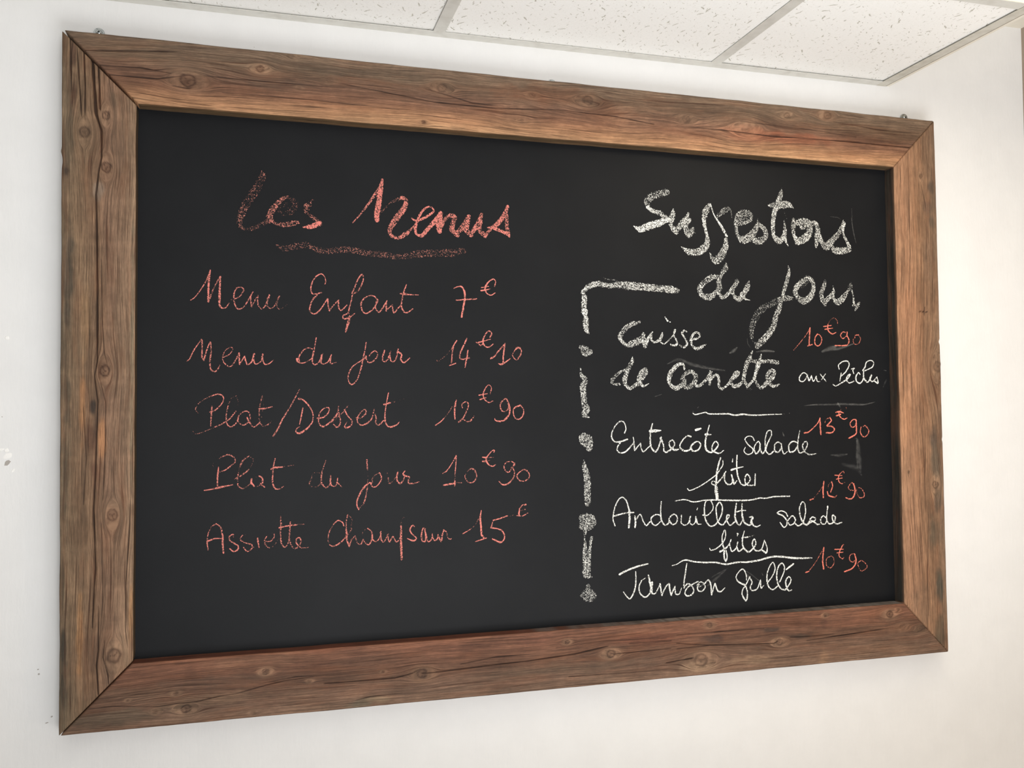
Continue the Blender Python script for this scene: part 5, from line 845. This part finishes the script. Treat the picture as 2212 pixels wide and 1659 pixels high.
.95 1488.7,718.0,3.7 1486.9,697.6,4.0 1485.7,681.6,4.0
.9 1482.3,678.4,3.1 1493.2,681.7,3.4
.9 1507.2,705.2,3.4 1501.1,696.4,3.7 1500.8,683.3,3.4 1508.3,679.0,3.4 1516.0,685.0,3.1 1517.9,695.2,3.4 1512.2,703.9,2.8 1506.3,704.5,3.1
.6 1559.2,725.3,2.2 1558.6,735.5,2.2 1550.2,741.5,1.9 1539.9,735.9,1.9 1534.6,726.2,2.8
.9 1534.6,726.2,3.5 1534.4,714.5,3.8 1544.3,706.2,3.8 1554.6,709.3,2.5
.95 1523.6,721.9,3.5 1543.1,724.9,2.5
.95 1526.8,716.1,3.5 1546.3,718.8,2.5
.8 1581.9,709.5,3.5 1572.5,710.8,3.2 1566.3,703.3,3.2 1572.1,696.1,2.9 1581.7,702.1,2.9
.95 1583.6,710.3,4.1 1583.4,702.2,3.8 1588.3,691.9,3.8 1581.2,681.5,4.1 1552.2,680.4,3.2
.85 1603.1,698.1,2.2 1604.9,704.0,3.2 1612.7,704.9,3.5
.7 1612.7,704.9,2.9 1618.1,696.8,2.9 1613.1,686.4,2.9 1603.6,684.0,2.9 1598.6,689.9,2.9 1599.6,695.8,2.2
@pink chalk price 13.90 beside Entrecote|q
.95 1469.8,488.6,4.0 1478.9,489.9,3.4 1492.4,499.2,3.1 1504.4,510.6,3.1 1509.6,520.7,3.1
.95 1509.6,520.7,3.1 1510.0,503.3,4.4 1510.8,484.8,4.0
.55 1521.9,510.4,2.2 1524.6,517.7,2.2 1534.8,521.2,3.1
.95 1534.8,521.2,3.4 1538.0,514.6,3.8 1526.8,503.8,3.7
.93 1526.8,503.1,4.1 1539.4,501.5,3.8 1545.7,495.6,3.8 1539.1,488.4,3.8 1525.6,487.9,4.7
.95 1550.3,532.7,3.5 1560.5,534.1,4.7 1569.8,531.1,2.2
.95 1551.8,525.4,4.1 1562.1,528.3,3.8
.93 1557.9,532.7,3.8 1559.4,524.6,3.8 1570.3,517.5,3.5 1578.6,520.1,2.5
.5 1561.4,537.0,2.2 1565.8,541.4,1.6
.5 1576.9,543.5,1.6 1577.4,539.9,1.6
.85 1601.1,516.3,3.5 1594.2,516.3,3.2 1586.3,508.3,3.2 1590.4,499.5,3.5 1599.0,502.3,3.2 1602.7,514.0,3.5
.95 1601.9,514.0,4.1 1602.3,497.9,4.1 1600.3,484.7,4.1 1582.9,475.5,4.4
.8 1614.4,499.2,3.2 1612.4,487.5,3.5 1620.8,477.9,3.8 1631.3,482.9,3.5 1634.1,493.1,3.5 1624.9,502.8,3.2 1619.6,500.6,2.9
@pink chalk price 12.90 beside the first frites|q
.95 1480.5,342.6,4.0 1488.9,345.2,3.1
.6 1488.9,345.2,2.2 1502.5,359.1,2.5 1511.1,368.9,2.5
.95 1516.1,381.8,3.1 1513.5,364.5,4.3 1513.9,347.2,4.0
.6 1526.9,366.3,2.2 1527.1,372.8,2.5 1534.8,379.8,2.5
.92 1535.7,380.5,3.1 1538.0,371.0,3.4 1532.6,358.2,3.1
.95 1524.3,359.1,3.4 1527.4,351.1,4.0 1542.4,346.0,3.7
.7 1542.4,346.0,2.8 1548.4,350.4,2.5
.75 1568.2,398.5,1.9 1565.8,402.9,2.2 1557.2,397.3,2.5
.93 1557.2,397.3,3.1 1552.7,388.0,3.1 1555.9,378.5,3.1 1562.6,375.4,2.5
.6 1562.6,375.4,2.2 1569.4,378.1,1.9
.95 1544.4,394.7,2.8 1562.2,393.3,2.2
.93 1547.6,386.0,2.8 1562.9,388.0,2.2
.75 1592.3,372.4,3.5 1587.3,376.9,3.2 1578.6,368.4,2.8 1581.0,361.8,2.8 1590.3,360.0,2.8
.95 1592.4,373.8,4.4 1595.4,357.7,4.1 1589.9,344.7,4.1 1581.3,341.4,3.8 1571.2,344.6,3.1
.75 1598.9,361.9,3.2 1599.6,354.6,3.5 1607.0,343.5,2.8 1617.4,345.3,3.2 1618.4,354.0,3.2 1611.0,363.8,2.5 1605.0,365.4,2.2
@pink chalk price 10.90 beside grille|q
.95 1466.3,186.8,3.7 1473.7,188.5,2.8
.7 1473.7,188.5,2.5 1492.4,208.9,2.5 1513.0,238.0,2.5
.95 1512.7,238.0,3.4 1509.1,210.9,4.3 1511.1,192.2,4.3
.7 1529.3,218.8,2.5 1519.1,213.3,2.8 1518.8,199.0,3.1 1528.7,193.4,2.8 1537.3,202.3,3.1 1536.7,213.8,2.8 1531.0,218.7,2.2
.8 1562.7,242.1,3.1 1558.4,238.7,3.1
.85 1558.4,237.3,3.1 1552.2,227.4,3.4 1551.1,217.4,3.1 1559.4,211.2,2.8 1562.9,214.2,1.9
.95 1540.5,232.6,3.1 1553.2,232.4,3.1 1562.5,232.0,1.6
.95 1545.4,224.6,3.1 1560.6,225.9,2.5
.75 1590.2,221.2,3.1 1580.0,218.8,3.1 1577.2,208.9,3.1 1584.7,202.7,3.1 1593.3,208.0,3.1
.95 1591.0,219.7,3.5 1594.0,203.6,4.7 1584.3,189.7,4.1 1563.8,182.9,4.1
.7 1606.9,205.1,2.5 1598.2,199.1,3.1 1603.0,185.8,3.1 1609.7,182.2,3.2 1622.0,189.8,2.8 1617.1,199.5,2.8 1608.6,205.1,2.2
@white chalk dot in the dotted line|w
.62 953.8,668.3,9.8 962.2,665.2,16.4 960.4,657.3,16.4 970.6,659.0,14.8
@white chalk dash in the dotted line|w
.66 951.6,627.0,2.6 954.0,611.2,8.2 961.5,601.7,13.1 956.2,585.8,14.7 958.6,570.0,14.7 959.2,554.2,14.7 964.2,543.1,16.3 959.0,532.0,13.1 969.0,526.4,3.3
@white chalk dot in the dotted line|w
.66 956.7,484.7,19.6 966.9,484.5,16.3
.64 956.8,489.4,13.0 955.0,480.0,17.9 966.7,475.1,24.5 968.3,467.1,18.0
@white chalk dash in the dotted line|w
.68 956.7,439.8,3.2 958.6,424.5,11.9 963.4,405.3,15.8 964.1,376.6,15.8 963.9,355.6,15.8
@white chalk dot in the dotted line|w
.62 954.3,323.6,17.7 969.6,323.9,17.8 975.6,313.2,15.8 965.3,306.0,15.8 953.2,310.3,15.7 957.3,319.6,17.7 965.4,315.5,17.8
.62 950.0,305.7,9.8 957.1,300.6,9.8 957.4,294.0,8.7
@white chalk dash in the dotted line|w
.68 972.2,284.7,6.7 967.9,265.9,7.9 965.6,245.1,9.8 964.4,228.1,11.8 964.2,211.0,9.8
.68 956.9,286.4,3.1 957.7,266.4,8.7 956.5,247.5,9.8 957.3,228.5,11.8 958.1,209.5,11.8 971.3,204.9,3.9
@white chalk dot in the dotted line|w
.6 962.9,186.4,9.8 963.8,176.9,15.7 973.9,168.7,15.7 967.7,161.5,13.8 955.5,166.1,13.7 958.7,175.3,15.7 964.7,169.3,17.7
.55 949.5,168.3,7.8 953.5,168.1,9.8
@|s
0.31 1601.2,967.3,1.6 1605.6,936.2,4.2 1611.9,911.2,1.3
@|s
0.22 1547.2,967.4,1.3 1565.9,966.2,2.2 1572.7,962.8,1.3
@|s
0.09 1602.5,986.8,3.2 1602.8,962.9,4.8
@|s
0.31 1293.1,661.9,6.0 1299.5,665.5,10.5 1307.6,672.0,4.5
@|s
0.31 1355.3,664.1,3.0 1377.9,666.5,7.6 1397.3,665.3,4.6
@|s
0.31 1521.4,667.5,7.8 1538.5,673.6,14.2 1555.6,679.7,6.3
@|s
0.31 1538.4,672.1,9.4 1563.9,673.9,7.9 1598.4,684.7,3.2
@|s
0.19 1333.4,692.2,2.1 1334.8,680.9,3.0 1341.0,673.9,2.1
@|s
0.19 1146.0,636.7,2.9 1168.9,645.2,8.7 1202.4,635.8,10.2 1233.1,629.0,8.8 1276.7,623.7,4.5
@|s
0.22 1208.5,631.6,1.2 1251.7,625.7,1.5
@|s
0.37 1115.7,568.5,1.4 1122.4,570.5,2.0 1130.7,573.0,1.4
@|s
0.37 1212.8,544.0,2.0 1214.7,546.1,2.0
@|s
0.31 1470.3,547.7,1.5 1496.9,549.7,4.0 1530.4,549.9,5.3 1560.9,550.9,6.3 1598.5,550.0,6.4 1624.3,549.9,4.8 1650.5,554.7,2.2
@|s
0.31 1557.5,550.9,6.3 1560.8,545.8,4.7
@|s
0.22 1678.6,626.3,3.2 1683.0,625.5,2.9
@|s
0.12 1675.9,590.5,4.8 1682.4,602.5,6.5
@|s
0.31 1415.6,490.0,2.1 1417.9,484.3,4.6
@|s
0.25 1536.2,439.1,3.1 1554.8,438.0,9.4 1575.2,439.8,4.7
@|s
0.19 1598.3,474.5,1.6 1603.4,473.0,9.5 1606.3,452.4,14.3 1607.5,431.9,17.4 1610.4,408.4,9.5
@|s
0.19 1603.4,473.0,4.8 1602.4,432.0,9.5 1603.5,410.0,3.2
@|s
0.12 1567.9,418.1,9.4 1601.8,408.6,15.8 1611.8,395.2,6.3
@|s
0.17 1239.3,189.1,2.9 1258.0,197.7,3.8 1278.4,206.2,1.5
@|s
0.15 1232.9,174.3,7.3 1251.6,187.0,8.8 1273.7,203.7,4.4
@|s
0.22 1322.2,196.9,3.0 1336.2,187.7,3.9 1355.0,172.7,1.5
@|s
0.19 1325.1,187.0,8.9 1337.5,169.5,3.0
@|s
0.31 1359.4,190.6,2.1 1360.9,187.0,2.7"""
def chalk_mat(name, bright, thin, smear=False):
    m, nt, b, ns, lk = mat(name); co = objco(nt)
    de = node(ns, 'ShaderNodeAttribute', attribute_name='pressure').outputs['Fac']; av = node(ns, 'ShaderNodeAttribute', attribute_name='across').outputs['Fac']
    if smear:
        n = noise(nt, vmul(nt, co, (1, 1, 2.2)), 70, 5, .75, .6)
        e = mth(nt, 'SUBTRACT', 1.0, mth(nt, 'MULTIPLY', av, av)); e = mth(nt, 'MULTIPLY', e, e)
        al = mth(nt, 'MULTIPLY', mth(nt, 'MULTIPLY', e, mth(nt, 'MULTIPLY', de, .75)), ramp(nt, n, .3, .8, .1, 1.0))
        col = bright
    else:
        g1 = noise(nt, co, 540, 2.5, .62, .5); g2 = noise(nt, co, 1100, 1, .5)
        g = mth(nt, 'MULTIPLY_ADD', g2, .25, mth(nt, 'MULTIPLY', g1, .75))
        # board tooth: bright islands where the chalk caught
        n2 = noise(nt, co, 210, 2, .5)
        vv = mth(nt, 'ADD', av, mth(nt, 'MULTIPLY', mth(nt, 'SUBTRACT', n2, .5), .55))
        ef = ramp(nt, vv, .70, 1.0, 0, 1)
        dens = mth(nt, 'SUBTRACT', mth(nt, 'SUBTRACT', de, .05), mth(nt, 'MULTIPLY', ef, .55))
        patch = mth(nt, 'MULTIPLY', mth(nt, 'SUBTRACT', noise(nt, co, 60, 2, .5), .5), .25)
        thr = mth(nt, 'MULTIPLY_ADD', mth(nt, 'ADD', dens, patch), -.33, .705)
        al = ramp(nt, mth(nt, 'SUBTRACT', g, thr), -.012, .035)
        al = mth(nt, 'MULTIPLY', al, ramp(nt, vv, 1.0, 1.12, 1, 0))
        k = mth(nt, 'MULTIPLY', ramp(nt, mth(nt, 'SUBTRACT', g, thr), .0, .09), ramp(nt, dens, .25, .8, .35, 1))
        col = mix(nt, k, thin, bright)
    if isinstance(col, tuple): b.inputs['Base Color'].default_value = col
    else: lk.new(col, b.inputs['Base Color'])
    b.inputs['Roughness'].default_value = 1.0; b.inputs['Specular IOR Level'].default_value = .1
    tr = node(ns, 'ShaderNodeBsdfTransparent'); mx = node(ns, 'ShaderNodeMixShader'); lk.new(al, mx.inputs[0]); lk.new(tr.outputs[0], mx.inputs[1]); lk.new(b.outputs[0], mx.inputs[2])
    lk.new(mx.outputs[0], ns['Material Output'].inputs['Surface']); return m
MC = {'p': chalk_mat('pink_chalk', rgba((230, 132, 122)), rgba((176, 124, 108))), 'q': chalk_mat('coral_chalk', rgba((228, 124, 106)), rgba((170, 112, 94))),
      'w': chalk_mat('white_chalk', rgba((232, 232, 226)), rgba((158, 156, 150))), 's': chalk_mat('chalk_smear', rgba((200, 198, 192)), None, True)}
def crom(pts, step=1.3):
    P = np.array(pts, float)
    if len(P) < 2: P = np.concatenate([P, P + np.array([.6, -.4, 0])])
    Q = np.concatenate([[2 * P[0] - P[1]], P, [2 * P[-1] - P[-2]]]); o = []
    for i in range(1, len(Q) - 2):
        p0, p1, p2, p3 = Q[i - 1:i + 3]; d = np.hypot(*(p2 - p1)[:2]); n = max(2, int(d / step))
        t1 = (p2 - p0) * .5; t2 = (p3 - p1) * .5
        # keep tangents modest next to short spans
        for t_ in (t1, t2):
            l_ = np.hypot(*t_[:2]);
            if l_ > d: t_ *= d / l_
        for k in range(n):
            t = k / n; h1 = 2 * t ** 3 - 3 * t ** 2 + 1; h2 = t ** 3 - 2 * t ** 2 + t; h3 = -2 * t ** 3 + 3 * t ** 2; h4 = t ** 3 - t ** 2
            o.append(h1 * p1 + h2 * t1 + h3 * p2 + h4 * t2)
    o.append(Q[-2]); return np.array(o)
layer = 0
def chalk_part(label, kind, strokes):
    global layer
    layer += 1; V, F, PR, AC = [], [], [], []; y = (-.00828 if kind == 's' else -.00842) - (layer % 5) * 6e-6
    for dn, pts in strokes:
        y -= 3e-6
        c_ = crom(pts); xy = c_[:, :2]; w = np.maximum(c_[:, 2], .7) * (.5 if kind == 's' else np.interp(c_[:, 2], (3, 9), (.41, .54)))
        t = np.gradient(xy, axis=0); l = np.hypot(t[:, 0], t[:, 1]) + 1e-9; t /= l[:, None]
        # round caps
        w0 = w.copy(); n = np.stack([-t[:, 1], t[:, 0]], 1)
        cs = []
        for e, sgn in ((0, -1), (-1, 1)):
            k = np.array([.92, .7, .38]) ; a = np.array([.38, .72, .95]) if kind != 's' else np.array([.5, 1, 1.4])
            pc = xy[e] + sgn * t[e] * (a[:, None] * w[e]); cs.append((pc, np.repeat(n[e][None], 3, 0), w[e] * k))
        pc0, n0, k0 = cs[0]; pc1, n1, k1 = cs[1]
        xy = np.concatenate([pc0[::-1], xy, pc1]); n = np.concatenate([n0[::-1], n, n1]); w = np.concatenate([k0[::-1], w, k1])
        fade = np.ones(len(w)); fade[[0, -1]] = 0 if kind == 's' else 1
        b0 = len(V)
        for i in range(len(xy)):
            y -= 1.5e-7
            for j, a in enumerate((-1, -.5, 0, .5, 1)):
                p = xy[i] + n[i] * w[i] * a; V.append((p[0] / 1000, y, p[1] / 1000 + ZO)); PR.append(dn * fade[i]); AC.append(abs(a))
            if i:
                for j in range(4):
                    q = b0 + (i - 1) * 5 + j; F.append((q, q + 1, q + 6, q + 5))
    me = bpy.data.meshes.new('chalk'); me.from_pydata(V, [], F)
    for nm, dat in (('pressure', PR), ('across', AC)):
        at = me.attributes.new(nm, 'FLOAT', 'POINT'); at.data.foreach_set('value', np.array(dat, np.float32))
    o = adopt(link('chalk_smudge' if kind == 's' else 'chalk_writing', me, MC[kind], bdp))
    if label: o['label'] = label
cur = None; groups = []
for ln in CHALK.split('\n'):
    ln = ln.strip()
    if not ln: continue
    if ln[0] == '@': lb, kd = ln[1:].rsplit('|', 1); groups.append((lb, kd, [])); continue
    t = ln.split(); groups[-1][2].append((float(t[0]), [tuple(float(v) for v in q.split(',')) for q in t[1:]]))
for g in groups: chalk_part(*g)

# ------------------------------------------------ screws the frame hangs on
def screw(x, z, label):
    r = empty('screw', (x, 0, z + ZO)); r['label'] = label; r['category'] = 'screw'; r['group'] = 'screws along the top of the frame'
    bm = bmesh.new(); bmesh.ops.create_cone(bm, cap_ends=True, segments=28, radius1=.0092, radius2=.0086, depth=.0016)
    bmesh.ops.rotate(bm, verts=bm.verts, matrix=Matrix.Rotation(math.pi / 2, 3, 'X')); bmesh.ops.translate(bm, verts=bm.verts, vec=(0, -.0030, 0))
    me = bpy.data.meshes.new('washer'); bm.to_mesh(me); bm.free(); link('washer', me, M_zinc, r)
    bm = bmesh.new(); prof = [(0, .0042), (.0026, .0040), (.0044, .0030), (.0054, .0014), (.0056, 0)]; n = 24; rings = []
    for pr, py in prof[1:]: rings.append([bm.verts.new((pr * math.cos(2 * math.pi * i / n), -.0038 - py, pr * math.sin(2 * math.pi * i / n))) for i in range(n)])
    for a, b2 in zip(rings[:-1], rings[1:]):
        for i in range(n): bm.faces.new((a[i], a[(i + 1) % n], b2[(i + 1) % n], b2[i]))
    bm.faces.new(rings[0][::-1]); bmesh.ops.recalc_face_normals(bm, faces=bm.faces[:])
    me = bpy.data.meshes.new('head'); bm.to_mesh(me); bm.free(); h = link('screw_head', me, M_zinc, r)
    for p in me.polygons: p.use_smooth = True
    bm = bmesh.new(); box_bm(bm, -.0021, .0021, -.0082, -.0078, -.0005, .0005); box_bm(bm, -.0005, .0005, -.0082, -.0078, -.0021, .0021)
    me = bpy.data.meshes.new('cross_slot'); bm.to_mesh(me); bm.free(); s_ = link('cross_slot', me, M_slot, h)
    bm = bmesh.new(); bmesh.ops.create_cone(bm, cap_ends=True, segments=12, radius1=.0022, radius2=.0022, depth=.004)
    bmesh.ops.rotate(bm, verts=bm.verts, matrix=Matrix.Rotation(math.pi / 2, 3, 'X')); bmesh.ops.translate(bm, verts=bm.verts, vec=(0, -.001, 0))
    me = bpy.data.meshes.new('shank'); bm.to_mesh(me); bm.free(); link('shank', me, M_zinc, r)
m, nt, b, ns, lk = mat('slot_dark'); b.inputs['Base Color'].default_value = rgba((40, 42, 42)); b.inputs['Metallic'].default_value = .6; b.inputs['Roughness'].default_value = .5
lk.new(mth(nt, 'MULTIPLY_ADD', noise(nt, objco(nt), 400, 2), .2, .4), b.inputs['Roughness']); M_slot = m
screw(.0500, 1.2165, 'zinc screw with washer above the left corner of the chalkboard frame')
screw(.8985, 1.2060, 'zinc screw with washer above the middle of the chalkboard frame')
screw(1.7528, 1.2085, 'zinc screw with washer near the right end of the frame top')
